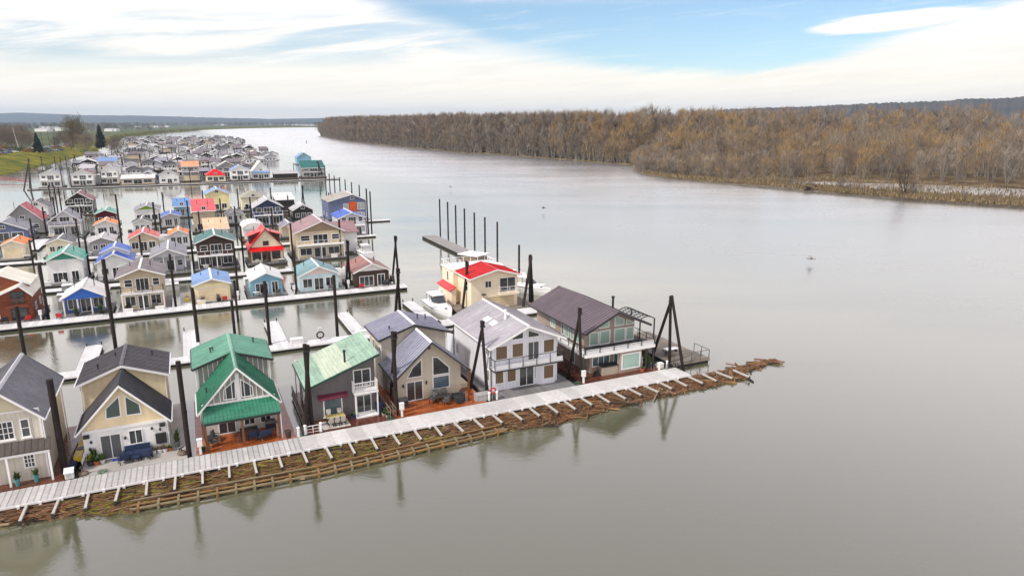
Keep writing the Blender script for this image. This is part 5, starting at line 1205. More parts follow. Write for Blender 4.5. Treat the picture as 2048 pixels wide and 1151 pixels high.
_t, _c = bare_tree(rs, 11.5, 4.2, 420, 12, .18, .06, 1.7, True); _t.build('trunk', M('dark_bark', (.04, .028, .02), .9), lone, recalc=False); _c.build('crown', M('dark_twig', (.075, .05, .032), .95, var=.3), lone, recalc=False)
def fir(label, pos, Ht, wd, mat, n=260, rs=rs):
    h = thing('conifer_tree', label, 'tree', pos, 0, 'evergreen trees'); tr, cr_ = MB(), MB()
    tr.tube((0, 0, -.5), (0, 0, Ht * .97), Ht * .018, .03, n=6)
    for i in range(n):
        f = rs.random() ** .7; z = Ht * (.08 + .9 * f); rad = wd * (1 - f) ** .85 * rs.uniform(.55, 1.1) + .15; an = rs.uniform(0, 6.28)
        c_ = Vector((math.cos(an), math.sin(an), 0)); sdv = Vector((-c_.y, c_.x, 0)) * rad * rs.uniform(.2, .36)
        a_ = Vector((0, 0, z)) + c_ * rad * .12; e_ = Vector((0, 0, z - rad * rs.uniform(.15, .45))) + c_ * rad; m_ = a_.lerp(e_, .6) + Vector((0, 0, .12 * rad))
        cr_.add([a_, m_ - sdv, e_, m_ + sdv], [(0, 1, 2, 3)])
    tr.build('trunk', BARK, h, recalc=False); cr_.build('crown', mat, h, recalc=False); return h
FIR = M('fir_needles', (.018, .035, .022), .9, var=.5, vscale=.8); FIR2 = M('fir_needles_blue', (.02, .03, .03), .9, var=.5, vscale=.8)
fir('single dark fir standing out of the bare island wood', G(1646, 300, 1.0), 21, 2.6, FIR, 260)
fir('tall dark blue conifer behind the far rows on the left bank', G(203, 297, 5.8), 21.5, 6.0, FIR2, 700)
fir('cone shaped dark green conifer by the parked cars', G(77, 306, 5.8), 15.5, 4.4, FIR, 900)
# the rest of the wood as one mass
def merge(items, name, label, mats, z0=.9):
    V, Fq, MI = [], [], []; base = 0
    for (tv, tf, cv_, cf_), pos, sxy, sz, rot, mi in items:
        c_, s_ = math.cos(rot), math.sin(rot)
        for vv, fv, m_ in ((tv, tf, 0), (cv_, cf_, mi)):
            x = vv[:, 0] * c_ - vv[:, 1] * s_; y = vv[:, 0] * s_ + vv[:, 1] * c_
            V.append(np.stack([x * sxy + pos[0], y * sxy + pos[1], vv[:, 2] * sz + pos[2]], 1)); Fq.append(fv + base); base += len(vv); MI.append(np.full(len(fv), m_, np.int32))
    V = np.concatenate(V).astype(np.float32); Fq = np.concatenate(Fq).astype(np.int32); MI = np.concatenate(MI)
    me = bpy.data.meshes.new(name); me.vertices.add(len(V)); me.vertices.foreach_set('co', V.ravel()); me.loops.add(Fq.size); me.loops.foreach_set('vertex_index', Fq.ravel())
    me.polygons.add(len(Fq)); me.polygons.foreach_set('loop_start', np.arange(0, Fq.size, 4, dtype=np.int32)); me.polygons.foreach_set('material_index', MI)
    for m in mats: me.materials.append(m)
    me.update(calc_edges=True); o = bpy.data.objects.new(name, me); COL.objects.link(o); return tag(o, label, kind='stuff')
def arr(mb):
    f = [p if len(p) == 4 else (*p, p[-1]) for p in mb.f]
    return np.array(mb.v, dtype=np.float64), np.array(f, dtype=np.int64)
LOW = {}
for f_, (Ht, sp_, nt_, nl_, low) in {'tall': (30, 3.7, 200, 10, .2), 'bush': (14, 3.4, 200, 6, .1)}.items():
    for v in range(5):
        tr, cr_ = bare_tree(rs, Ht, sp_, nt_, nl_, low, .14 if f_ == 'tall' else .075, 3.8 if f_ == 'tall' else 2.5, f_ == 'bush')
        LOW[f_, v] = (*arr(tr), *arr(cr_), Ht)
items = []
for a_ in specs[285:]:
    _, Ht, c, pos, x, y, off = a_; f_ = 'bush' if Ht < 23 else 'tall'; L_ = LOW[f_, rs.randrange(5)]; s_ = Ht / L_[4]
    items.append((L_[:4], (pos.x, pos.y, .9 + max(0, off - 350) * .012), s_ * rs.uniform(.9, 1.25), s_, rs.uniform(0, 6.28), c + 1))
for i in range(260):                               # dark clump beyond the island tip
    p = G(rs.uniform(628, 652), 258.6, 0); L_ = LOW['tall', rs.randrange(5)]; dd_ = rs.uniform(0, 260)
    items.append((L_[:4], (p.x + dd_ * .5, p.y + dd_ * 1.2, .5), 1.3, rs.uniform(.75, .95), rs.uniform(0, 6.28), 4))
for i in range(900):                               # low brush along the water's edge
    k, p, d_ = inside_tree(rs); pos = p + d_ * rs.uniform(1, 9); x, y = PX((pos.x, pos.y, 1))
    if k > 12.2 and rs.random() < .55: continue
    L_ = LOW['bush', rs.randrange(5)]; s_ = rs.uniform(.18, .45); items.append((L_[:4], (pos.x, pos.y, .3), s_ * 1.3, s_, rs.uniform(0, 6.28), rs.choice((1, 2, 4))))
merge(items, 'forest', 'bare brown and ochre river wood covering the island', [BARK] + TW)
# far treelines of the left plain
items = []
FT = M('far_tree_dark', (.045, .055, .045), .95, var=.3); 
for i in range(1100):
    x = rs.uniform(-60, 640); y = rs.uniform(247.5, 253) if x > 330 else rs.uniform(248, 262) if rs.random() < .6 else rs.uniform(250, 256)
    if x > 330: y = min(y, float(np.interp(x, [330, 486, 640], [256, 254.2, 252.2])))
    if 70 < x < 330 and y > 262: continue
    p = G(x, y, 4); L_ = LOW['bush', rs.randrange(5)]; s_ = rs.uniform(.7, 1.5); items.append((L_[:4], (p.x, p.y, 4), s_ * 1.5, s_, rs.uniform(0, 6.28), rs.choice((1, 1, 2))))
merge(items, 'treeline', 'hazy line of trees across the far plain', [BARK, FT, TW[0]])
# left bank trees, each its own
big = bare_tree(rs, 21.5, 9.5, 4200, 46, .08, .13, 2.0)
OLV = M('twig_olive', (.16, .135, .07), .95, var=.35, vscale=.3)
h = thing('bare_tree', 'big spreading olive brown bare tree on the left bank beside the dark conifer', 'tree', G(156, 300, 5.8), 0, 'bare trees on the left bank'); big[0].build('trunk', BARK, h, recalc=False); big[1].build('crown', OLV, h, recalc=False)
lt = [(4, 292, 17, 'leftmost bare brown tree on the left bank'), (14, 296, 18, 'bare brown tree second from the left edge'), (24, 291, 16, 'bare brown tree third from the left edge'), (33, 295, 17, 'bare brown tree just left of the white slanting pole'), (43, 292, 17, 'bare tree behind the white slanting pole'), (50, 297, 14, 'bare tree right of the white slanting pole'), (235, 312, 11, 'round reddish brown bare tree among the far homes'), (222, 306, 9, 'small bare tree right of the dark blue conifer'), (132, 291, 12, 'small bare tree left of the big olive tree'), (176, 304, 13, 'bare tree between the olive tree and dark conifer')]
lv = [bare_tree(rs, 16, 6.0, 2600, 16, .06, .06, 1.9, True) for _ in range(2)]; lp_ = []
lt += [(-12, 294, 18, 'bare brown tree cut by the left edge of the picture'), (58, 292, 12, 'low bare tree behind the cone shaped conifer'), (112, 296, 9, 'low bare tree beside the utility poles'), (142, 299, 13, 'bare tree under the left side of the big olive tree')]
for i, (x, y, Ht, l) in enumerate(lt):
    if len(lp_) < 2:
        o = thing('bare_tree', l, 'tree', (0, 0, 0), 0, 'bare trees on the left bank'); lv[len(lp_)][0].build('trunk', BARK, o, recalc=False); lv[len(lp_)][1].build('crown', (TW[3], TW[0])[len(lp_)], o, recalc=False); lp_.append(o)
    else: o = dup(lp_[i % 2])
    tag(o, l, 'tree', 'bare trees on the left bank'); o.location = G(x, y, 5.7); o.scale = (Ht / 16 * 1.15,) * 2 + (Ht / 16,); o.rotation_euler.z = rs.uniform(0, 6.28)
for x, y, h_, w_, l in ((61, 257, 19, 6, 'left of two rounded dark conifers on the far plain'), (74, 257, 18, 6, 'right of two rounded dark conifers on the far plain'), (102, 254, 22, 3, 'narrow dark conifer on the far plain left of the warehouse'), (109, 254.5, 24, 6, 'tall dark conifer on the far plain behind the warehouse'), (216, 257, 20, 6, 'dark conifer on the far plain right of the tall blue conifer'), (230, 257, 21, 6, 'second dark conifer on the far plain above the levee')): fir(l, G(x, y, 4), h_, w_, FIR2, 160)
BUSH = M('bush_green', (.06, .085, .02), .9, var=.4, vscale=.6); BUSHO = M('bush_orange', (.2, .1, .02), .9, var=.4, vscale=.6)
for i, (x, y, r_, m_, l) in enumerate([(6, 298, 5.5, BUSHO, 'round orange green bush at the left edge above the cars'), (22, 301, 5, BUSH, 'dark green bush second from the left edge above the cars'), (42, 303, 5, BUSH, 'wide green bush left of the cone shaped conifer'), (58, 304, 4.5, BUSHO, 'russet bush beside the cone shaped conifer'), (92, 303, 3.2, BUSH, 'small bush right of the cone shaped conifer'), (190, 306, 3.5, LEAFY, 'yellow green shrub at the shore below the dark conifer'), (168, 304, 3, LEAFY, 'yellow shrub below the big olive tree')]):
    h = thing('bush', l, 'bush', G(x, y, 5.6), 0, 'bushes on the left bank'); tr, cr_ = MB(), MB()
    for k in range(6): tr.tube((0, 0, -.3), (rs.uniform(-1, 1) * r_ * .5, rs.uniform(-1, 1) * r_ * .5, r_ * .8), .08, .02, n=4)
    for k in range(420):
        d_ = Vector((rs.gauss(0, 1), rs.gauss(0, 1), abs(rs.gauss(0, .8)))).normalized() * r_ * rs.uniform(.45, 1.02); u = Vector((rs.gauss(0, 1), rs.gauss(0, 1), rs.gauss(0, 1))).normalized() * .4; w_ = u.cross(d_).normalized() * .35
        d_.z *= .85; cr_.add([d_ - u, d_ + w_, d_ + u, d_ - w_], [(0, 1, 2, 3)])
    tr.build('stem', BARK, h, recalc=False); cr_.build('foliage', m_, h, recalc=False)
# dry grass on the island spit
q = MB()
for i in range(16000):
    x = rs.uniform(1290, 2150); y1 = float(np.interp(x, [1290, 1330, 1480, 1620, 1800, 2048, 2150], [348, 354, 368, 380, 396, 412, 419])) - .6
    y = y1 - abs(rs.gauss(0, 1)) * (5 if rs.random() < .7 else 15); p = G(x, y, .95)
    if rs.random() < .2: p = G(x, y - rs.uniform(0, 26), .95)
    if x > 1560 and float(np.interp(x, [1560, 1640, 1760, 1850, 1960, 2080, 2320], [365, 363, 366, 369, 374, 380, 392])) < y < float(np.interp(x, [1560, 1640, 1760, 1850, 1960, 2080, 2320], [366, 371, 378.5, 384.5, 391, 397.5, 410])): continue
    u = Vector((rs.gauss(0, .25), rs.gauss(0, .25), rs.uniform(.5, 1.6))); w_ = Vector((rs.uniform(-.3, .3), rs.uniform(-.1, .1), 0))
    q.add([p - w_, p + w_, p + u + w_ * .4, p + u - w_ * .4], [(0, 1, 2, 3)], rs.choice((0, 0, 1, 2)))
tag(q.build('grass', [M('straw', (.26, .19, .105), .95, var=.3), M('straw_brown', (.14, .09, .045), .95, var=.3), M('straw_green', (.15, .125, .06), .95, var=.3)], recalc=False), 'dry straw coloured grass along the island shore', kind='stuff')

# ---------------------------------------------------------------- far town, cars, poles on the left bank
def shed_b(label, p, w, d, z, rot=0, m=WHITE):
    h = thing('warehouse', label, 'building', p, rot, 'pale buildings on the far plain')
    gpart(h, 'wall', m, lambda q: wallprism(q, -w / 2, w / 2, -d / 2, d / 2, -.5, z, z + w * .1)); gable_roof(h, -w / 2, w / 2, -d / 2, d / 2, z, z + w * .1, R_LG, gutter=False); return h
for i, (x, y, w, z, l) in enumerate([(100, 259, 60, 8, 'long white warehouse left of the big olive tree'), (88, 263, 40, 6, 'lower white building in front of the long warehouse'), (125, 262, 26, 7, 'white building just behind the big olive tree'), (221, 263, 22, 6, 'white house pair right of the dark conifer'), (232, 263, 12, 6, 'small white house above the far levee'), (282, 255, 40, 6, 'white shed on the far plain above the levee'), (310, 255, 50, 7, 'long white building on the far plain'), (333, 254.5, 22, 6, 'small white building on the far plain'), (440, 251, 90, 8, 'long pale building on the far shore')]):
    shed_b(l, G(x, y, 4), 14 if z < 7 else 18, w, z, R(80))
def car(label, p, rot, m):
    h = thing('parked_car', label, 'car', p, rot, 'cars parked on the left bank')
    gpart(h, 'body', m, lambda q: (q.ext([(-2.2, -.88, .35), (2.2, -.88, .35), (2.25, -.88, .75), (1.2, -.88, .95), (-2.1, -.88, 1.0), (-2.25, -.88, .8)], (0, 1.76, 0)), q.hexa([(-1.7, -.72, 1.36), (.35, -.72, 1.36), (.35, .72, 1.36), (-1.7, .72, 1.36), (-1.6, -.68, 1.48), (.25, -.68, 1.48), (.25, .68, 1.48), (-1.6, .68, 1.48)])))
    gpart(h, 'window', GLASS, lambda q: q.hexa([(-2.0, -.82, .985), (1.1, -.82, .965), (1.1, .82, .965), (-2.0, .82, .985), (-1.7, -.72, 1.355), (.35, -.72, 1.355), (.35, .72, 1.355), (-1.7, .72, 1.355)]))
    for x in (-1.4, 1.4):
        for y in (-.9, .9): gpart(h, 'wheel', BLACK, lambda q: q.tube((x, y - .09, .33), (x, y + .09, .33), .33, n=10))
    return h
CARS = {'white': M('car_white', (.75, .75, .75), .3, var=.03), 'silver': M('car_silver', (.4, .42, .44), .3, metal=.4, var=.03), 'black': M('car_black', (.02, .02, .022), .25, var=.1), 'red': M('car_red', (.35, .02, .02), .3, var=.05), 'blue': M('car_blue', (.04, .08, .2), .3, var=.05)}
cp = {}; ci = 0
for row, (x0, y0, x1, y1, n) in enumerate(((-8, 303, 62, 297.5, 9), (-4, 309, 30, 305, 4), (72, 300, 132, 293.5, 10), (84, 305, 120, 301, 5))):
    for k in range(n):
        f = k / (n - 1); p = G(x0 + (x1 - x0) * f, y0 + (y1 - y0) * f, 6.05); c = rs.choice(list(CARS))
        l = '%s car, %s from the left in the %s row on the bank' % (c, ordn(k), ['back left', 'front left', 'back right', 'front right'][row])
        if c not in cp: o = car(l, p, 0, CARS[c]); cp[c] = o
        else: o = dup(cp[c])
        o.location = p; o.rotation_euler.z = rs.choice((R(20), R(35), R(200))) + rs.uniform(-.1, .1); o['label'] = l
for i, (x, y0, y1, l) in enumerate(((87, 272, 300, 'leftmost utility pole on the grassy bank'), (101, 268, 302, 'middle utility pole on the grassy bank'), (111, 270, 298, 'right utility pole on the grassy bank'), (148, 270, 301, 'utility pole in front of the big olive tree'))):
    p = G(x, y1, 5.8); h = thing('utility_pole', l, 'utility pole', p, 0, 'utility poles on the left bank')
    z = (y1 - y0) * p.length / F; gpart(h, 'pole', PILE, lambda q: q.tube((0, 0, -.5), (0, 0, z), .16, .1, n=7)); gpart(h, 'crossarm', PILE, lambda q: q.box(-1.1, 1.1, -.07, .07, z - .9, z - .72))
p0, p1 = G(39, 301, 5.8), G(31, 250, 20); p1 = p0 + (Vector((-2.5, 0, 17.5)))
gp = MB(); gp.tube((0, 0, -.5), p1 - p0, .3, .16, n=8); tag(gp.build('light_mast', M('pale_mast', (.5, .48, .45), .6), loc=p0), 'tall pale slanting mast among the brown trees at the far left', 'mast')
g0, g1 = G(-60, 351, 2.2), G(55, 363, .8)
h = thing('gangway', 'long red gangway from the grassy bank down to the far rows', 'gangway', g0.lerp(g1, .5)); c0 = g0.lerp(g1, .5)
gpart(h, 'ramp', M('red_gangway', (.34, .06, .05), .7), lambda q: q.bar(g0 - c0, g1 - c0, 1.6, .2)); gpart(h, 'handrail', M('red_gangway', (.34, .06, .05), .7), lambda q: [q.bar(g0 - c0 + Vector((0, y, 1)), g1 - c0 + Vector((0, y, 1)), .08, .08) for y in (-.8, .8)])

# ---------------------------------------------------------------- birds, buoy, drifting snag
def bird(label, p, rot, s_, col):
    h = thing('water_bird', label, 'bird', p, rot, 'birds low over the river'); q = MB()
    pr = [(-.5, .02), (-.36, .07), (-.1, .13), (.15, .11), (.3, .06), (.38, .075), (.46, .05), (.5, .01)]
    n = 8; vs = []
    for x, r_ in pr:
        for i in range(n): a_ = 2 * math.pi * i / n; vs.append((x * s_, r_ * math.cos(a_) * s_, r_ * math.sin(a_) * s_ * .9))
    q.add(vs, [(j * n + i, j * n + (i + 1) % n, (j + 1) * n + (i + 1) % n, (j + 1) * n + i) for j in range(len(pr) - 1) for i in range(n)] + [tuple(range(n)), tuple(range((len(pr) - 1) * n, len(pr) * n))])
    for sg in (-1, 1):
        for a_, b_, c_, d_ in (((.2, .08, .05), (-.12, .08, .05), (-.16, .5, .24), (.14, .5, .26)), ((.14, .5, .26), (-.16, .5, .24), (-.26, .95, .12), (-.16, .98, .13))):
            P_ = [Vector((x * s_, sg * y * s_, z * s_)) for x, y, z in (a_, b_, c_, d_)]; q.slab(*P_, .02 * s_)
    q.build('body', col, h); gpart(h, 'head', DARK, lambda q: q.lathe([(.01, -.06 * s_), (.06 * s_, -.02 * s_), (.06 * s_, .03 * s_), (.01, .06 * s_)], (.5 * s_, 0, .03 * s_), 8)); return h
GUL = M('grey_feather', (.28, .26, .24), .8)
bird('grey bird skimming low over the middle of the river', G(1621, 517, 1.2), R(-20), 1.7, GUL)
bird('small dark bird flying over the river beyond the jetty piles', G(1087, 416, 1.5), R(10), 1.3, DARK)
bird('small bird low over the river above the far rows', G(901, 374, 1.5), R(200), 1.3, GUL)
q = MB(); q.lathe([(.6, -.4), (.8, .0), (.7, .5), (.35, .9), (.3, 3.2), (.38, 3.3), (.05, 3.7)], n=12)
tag(q.build('channel_marker', DARK, loc=G(613, 286, 0)), 'dark channel marker standing in the open river near the island tip', 'buoy')
h = thing('driftwood_snag', 'dark stranded snag on the island shore', 'driftwood', G(1622, 381, .6)); q = MB()
for k in range(14): a_ = rs.uniform(0, 6.28); q.tube((rs.uniform(-3, 3), 0, .2), (math.cos(a_) * 4, math.sin(a_) * 2, rs.uniform(.4, 2.4)), .28, .08, n=5)
q.build('branches', M('stick_dark', (.03, .02, .013)), h)

# ---------------------------------------------------------------- water
wm = bpy.data.materials.new('river_water'); wm.use_nodes = True; N = wm.node_tree.nodes; L = wm.node_tree.links.new
N.remove(N['Principled BSDF']); df = N.new('ShaderNodeBsdfDiffuse'); df.inputs['Color'].default_value = (.106, .107, .062, 1)
gl = N.new('ShaderNodeBsdfAnisotropic'); gl.distribution = 'MULTI_GGX'; gl.inputs['Color'].default_value = (1, 1, 1, 1)
lw_ = N.new('ShaderNodeLayerWeight'); lw_.inputs['Blend'].default_value = .5     # reflectance rises towards grazing angles
pw_ = N.new('ShaderNodeMath'); pw_.operation = 'POWER'; L(lw_.outputs['Facing'], pw_.inputs[0]); pw_.inputs[1].default_value = 3.0
fr_ = N.new('ShaderNodeMath'); fr_.operation = 'MULTIPLY_ADD'; L(pw_.outputs[0], fr_.inputs[0]); fr_.inputs[1].default_value = .9; fr_.inputs[2].default_value = .11
mxs = N.new('ShaderNodeMixShader'); L(fr_.outputs[0], mxs.inputs[0]); L(df.outputs[0], mxs.inputs[1]); L(gl.outputs[0], mxs.inputs[2]); L(mxs.outputs[0], N['Material Output'].inputs['Surface'])
geo = N.new('ShaderNodeNewGeometry')
def wnz(scale, detail, rot=0.0, st_=(1, 1, 1), rgh=.55):
    mp = N.new('ShaderNodeMapping'); mp.inputs['Scale'].default_value = st_; mp.inputs['Rotation'].default_value = (0, 0, rot); L(geo.outputs['Position'], mp.inputs[0])
    n = N.new('ShaderNodeTexNoise'); n.inputs['Scale'].default_value = scale; n.inputs['Detail'].default_value = detail; n.inputs['Roughness'].default_value = rgh; L(mp.outputs[0], n.inputs['Vector']); return n.outputs['Fac']
def wmt(op, a_, b_=None):
    n = N.new('ShaderNodeMath'); n.operation = op
    for i, v in enumerate((a_, b_)):
        if v is None: continue
        if hasattr(v, 'is_linked'): L(v, n.inputs[i])
        else: n.inputs[i].default_value = v
    return n.outputs[0]
def wrg(v, a_, b_, c_, d_):
    n = N.new('ShaderNodeMapRange'); L(v, n.inputs[0])
    for i, x in enumerate((a_, b_, c_, d_)): n.inputs[i + 1].default_value = x
    return n.outputs[0]
sm = wnz(1.7, 5, -.3, (1, 1.7, 1), .65); bg_ = wnz(.28, 3, .2, (1, 1.8, 1)); patch = wnz(.022, 4, .35, (.55, 1.7, 1), .6)
amp = wrg(patch, .42, .68, .25, 1.15)
sy_ = N.new('ShaderNodeSeparateXYZ'); L(geo.outputs['Position'], sy_.inputs[0]); calm = wrg(sy_.outputs[1], 80, 420, 1.25, .32)
streak = wrg(wnz(.05, 5, .25, (.35, 2.2, 1), .65), .57, .64, 0, 1)
hh_ = wmt('ADD', wmt('MULTIPLY', sm, .1), wmt('MULTIPLY', bg_, .22))
bp = N.new('ShaderNodeBump'); bp.inputs['Distance'].default_value = 1.0; L(wmt('MULTIPLY', wmt('ADD', amp, wmt('MULTIPLY', wmt('MULTIPLY', streak, wrg(sy_.outputs[1], 170, 300, .12, 1)), 3.6)), wmt('MULTIPLY', calm, .16)), bp.inputs['Strength']); L(hh_, bp.inputs['Height']); L(bp.outputs[0], gl.inputs['Normal'])
sp_ = N.new('ShaderNodeSeparateXYZ'); L(geo.outputs['Position'], sp_.inputs[0])
along = wmt('ADD', wmt('MULTIPLY', sp_.outputs[0], DX), wmt('MULTIPLY', sp_.outputs[1], DY))        # out towards the open river
base_s = OX * DX + OY * DY
open_ = wrg(along, base_s + 55, base_s + 120, 0, .2)
L(wmt('ADD', wrg(patch, .35, .7, .04, .1), open_), gl.inputs['Roughness'])
q = MB(); E_ = 14000; q.v = [(-E_, -400, 0), (E_, -400, 0), (E_, E_, 0), (-E_, E_, 0)]; q.f = [(0, 1, 2, 3)]
tag(q.build('river_water', wm), 'grey green river with soft ripples', kind='structure')
tag(pond.build('pond_water', wm), 'shallow backwater behind the grassy spit', kind='structure')

# ================================================================ things on the decks
def planter(label, s, t, r, hgt_, pot, leaf, z=.5, tall=.5, group='potted plants on the decks'):
    h = st('potted_plant', label, 'potted plant', s, t, z, group=group)
    gpart(h, 'pot', pot, lambda q: q.lathe([(r * .7, 0), (r, hgt_), (r * 1.08, hgt_ + .02), (r * .85, hgt_ + .03)], n=10)); q = MB()
    for i in range(46):
        a_ = random.uniform(0, 6.28); e_ = Vector((math.cos(a_), math.sin(a_), 0)) * r * random.uniform(.3, 1.7) + Vector((0, 0, hgt_ + tall * random.uniform(.2, 1.1))); o = Vector((0, 0, hgt_ * .95)); w_ = Vector((-math.sin(a_), math.cos(a_), .3)) * .07
        m_ = o.lerp(e_, .6); q.add([o, m_ - w_, e_, m_ + w_], [(0, 1, 2, 3)])
    q.build('foliage', leaf, h, recalc=False); return h
def chair(label, s, t, rot, m, z=.5, group='patio chairs', wide=.6):
    h = st('patio_chair', label, 'chair', s, t, z, rot, group); w = wide / 2
    box(h, 'seat', m, -w, w, -.28, .28, .38, .46); gpart(h, 'backrest', m, lambda q: q.hexa([(-w, .24, .46), (w, .24, .46), (w, .3, .46), (-w, .3, .46), (-w, .36, 1.0), (w, .36, 1.0), (w, .42, 1.0), (-w, .42, 1.0)]))
    for x in (-w + .03, w - .03):
        for y in (-.25, .25): box(h, 'leg', BLACK, x - .025, x + .025, y - .025, y + .025, 0, .379)
        box(h, 'armrest', BLACK, x - .03, x + .03, -.28, .28, .6, .64)
    return h
def sofa(label, s, t, rot, m, w=1.9):
    h = st('patio_sofa', label, 'sofa', s, t, .5, rot, 'patio sofas')
    box(h, 'base', m, -w / 2, w / 2, -.4, .38, .1, .42); box(h, 'backrest', m, -w / 2, w / 2, .382, .58, .1, .95)
    for x in (-w / 2 - .16, w / 2 + .003): box(h, 'armrest', m, x, x + .157, -.4, .38, .1, .65)
    n = 3 if w > 1.5 else 1
    for k in range(n): box(h, 'cushion', m, -w / 2 + .02 + k * w / n, -w / 2 + (k + 1) * w / n - .02, -.39, .36, .425, .55)
    return h
def table(label, s, t, rot, m, w=1.2, d=.7, hgt_=.72, leg=BLACK):
    h = st('patio_table', label, 'table', s, t, .5, rot, 'patio tables'); box(h, 'top', m, -w / 2, w / 2, -d / 2, d / 2, hgt_ - .05, hgt_)
    for x in (-w / 2 + .06, w / 2 - .06):
        for y in (-d / 2 + .06, d / 2 - .06): box(h, 'leg', leg, x - .03, x + .03, y - .03, y + .03, 0, hgt_ - .051)
    return h
def grill(label, s, t, rot=0):
    h = st('barbecue_grill', label, 'grill', s, t, .5, rot, 'covered barbecue grills')
    gpart(h, 'body', BLACK, lambda q: q.box(-.45, .45, -.28, .28, .35, .8)); gpart(h, 'lid', M('grill_lid', (.05, .05, .055), .3), lambda q: q.ext([(-.44, -.28, .805), (-.44, .28, .805), (-.44, .22, 1.08), (-.44, .0, 1.17), (-.44, -.22, 1.05)], (.88, 0, 0)))
    box(h, 'side_shelf', BLACK, .455, .8, -.25, .25, .76, .8)
    for x in (-.4, .4):
        for y in (-.24, .24): box(h, 'leg', BLACK, x - .03, x + .03, y - .03, y + .03, 0, .349)
    return h
def pedestal(label, s, t, z=.55, hgt_=1.1):
    h = st('power_pedestal', label, 'power pedestal', s, t, z, group='white power pedestals along the walkway')
    gpart(h, 'post', WHITE, lambda q: q.box(-.09, .09, -.09, .09, 0, hgt_ - .35)); gpart(h, 'meter_box', WHITE, lambda q: q.box(-.2, .2, -.16, .16, hgt_ - .35, hgt_ + .25)); gpart(h, 'cap', TRIM, lambda q: q.box(-.23, .23, -.19, .19, hgt_ + .252, hgt_ + .3)); return h
def bollard(label, s, t, m=WHITE, z=.55):
    h = st('bollard', label, 'bollard', s, t, z, group='white mooring bollards on the walkway'); gpart(h, 'post', m, lambda q: q.tube((0, 0, 0), (0, 0, .8), .11, n=10)); gpart(h, 'cap', TRIM, lambda q: q.lathe([(.15, .802), (.15, .88), (.04, .95)], n=10)); return h
# tan house
planter('small palm in a teal pot by the tan house window', 1.75, 3.5, .2, .55, TEALP, LEAF, tall=.6)
planter('small palm in a teal pot by the tan house porch post', .55, 3.35, .2, .55, TEALP, LEAF, tall=.6)
h = st('notice_board', 'white printed notice box on the walkway by the brown pile', 'sign', 4.05, 2.95, .55)
gpart(h, 'panel', WHITE, lambda q: q.hexa([(-.35, -.3, .5), (.35, -.3, .5), (.35, .2, .75), (-.35, .2, .75), (-.35, -.3, .56), (.35, -.3, .56), (.35, .2, .81), (-.35, .2, .81)])); box(h, 'cabinet', WHITE, -.3, .3, -.2, .2, 0, .5)
q = MB()
for k in range(5): q.box(-.24, .24 - .08 * (k % 3), -.215, -.203, .1 + k * .07, .125 + k * .07)
q.build('printed_lines', M('grey_print', (.3, .3, .32), .8), h)
# cream house deck
sofa('long navy patio sofa under the cream house windows', 8.75, 4.65, 0, NAVY, 1.9); chair('left navy armchair of the cream house deck', 7.75, 3.95, R(200), NAVY, group='navy armchairs', wide=.75); chair('right navy armchair of the cream house deck', 9.45, 4.0, R(160), NAVY, group='navy armchairs', wide=.75)
table('low navy table with white tray between the armchairs of the cream house', 8.6, 3.95, 0, NAVY, .6, .5, .4)
gpart(st('door_mat', 'blue door mat before the cream house sliding door', 'mat', 7.35, 4.85, .5), 'mat', M('blue_mat', (.03, .06, .4), .9), lambda q: q.box(-.5, .5, -.2, .2, .002, .03))
planter('yellow green plant in the left corner of the cream house deck', 5.3, 4.7, .3, .35, DARK, LEAFY, tall=.6); planter('orange pot with plant left of the cream house door', 5.75, 4.55, .22, .32, TERRA, LEAF, tall=.4); planter('white bowl planter by the cream house door', 6.15, 4.75, .22, .25, WHITE, LEAF, tall=.6); planter('dark spiky plant left of the cream house door', 5.6, 5.0, .2, .3, DARK, LEAF, tall=1.1)
planter('tall dark plant in a grey pot at the right corner of the cream house', 11.75, 5.3, .25, .45, GREYF, LEAF, tall=1.2); planter('terracotta pot right of the white chairs on the cream house deck', 11.2, 4.75, .2, .3, TERRA, LEAF, tall=.2)
for k, x in enumerate((9.95, 10.4, 10.8)): planter('%s of three white pots of dry stems on the cream house deck' % ('left', 'middle', 'right')[k], x, 4.75, .2, .28, WHITE, M('dry_stem', (.25, .2, .14), .9), tall=.4)
h = st('statue', 'small dark heron statue on a stone base at the left of the cream house deck', 'statue', 4.95, 3.2, .5); gpart(h, 'base', M('stone_base', (.18, .13, .1), .9), lambda q: q.lathe([(.35, 0), (.38, .15), (.2, .25)], n=9)); gpart(h, 'bird_figure', BLACK, lambda q: (q.tube((0, 0, .24), (0, 0, .6), .03, n=6), q.tube((-.18, 0, .55), (.12, 0, .8), .1, .05, n=8), q.tube((.12, 0, .78), (.12, 0, 1.1), .04, n=6), q.tube((.12, 0, 1.1), (.32, 0, 1.06), .035, .01, n=6)))
h = st('statue', 'dark bird statue on a round wreath at the right of the cream house deck', 'statue', 12.1, 3.6, .5); gpart(h, 'base', M('stone_base', (.18, .13, .1), .9), lambda q: q.lathe([(.3, 0), (.4, .12), (.3, .3), (.1, .32)], n=9)); gpart(h, 'bird_figure', BLACK, lambda q: (q.tube((0, 0, .3), (0, 0, .5), .03, n=6), q.tube((-.2, 0, .5), (.15, 0, .66), .11, .05, n=8), q.tube((.14, 0, .64), (.3, 0, .7), .05, .01, n=6)))
h = st('kayak', 'yellow kayak standing on edge along the left side of the cream house', 'kayak', 4.35, 7.2, .75, R(90)); hull(h, 3.4, .65, .3, YELL, zb=-.1, name='hull'); gpart(h, 'cockpit_rim', BLACK, lambda q: q.lathe([(.3, .31), (.36, .36), (.28, .37)], n=12))
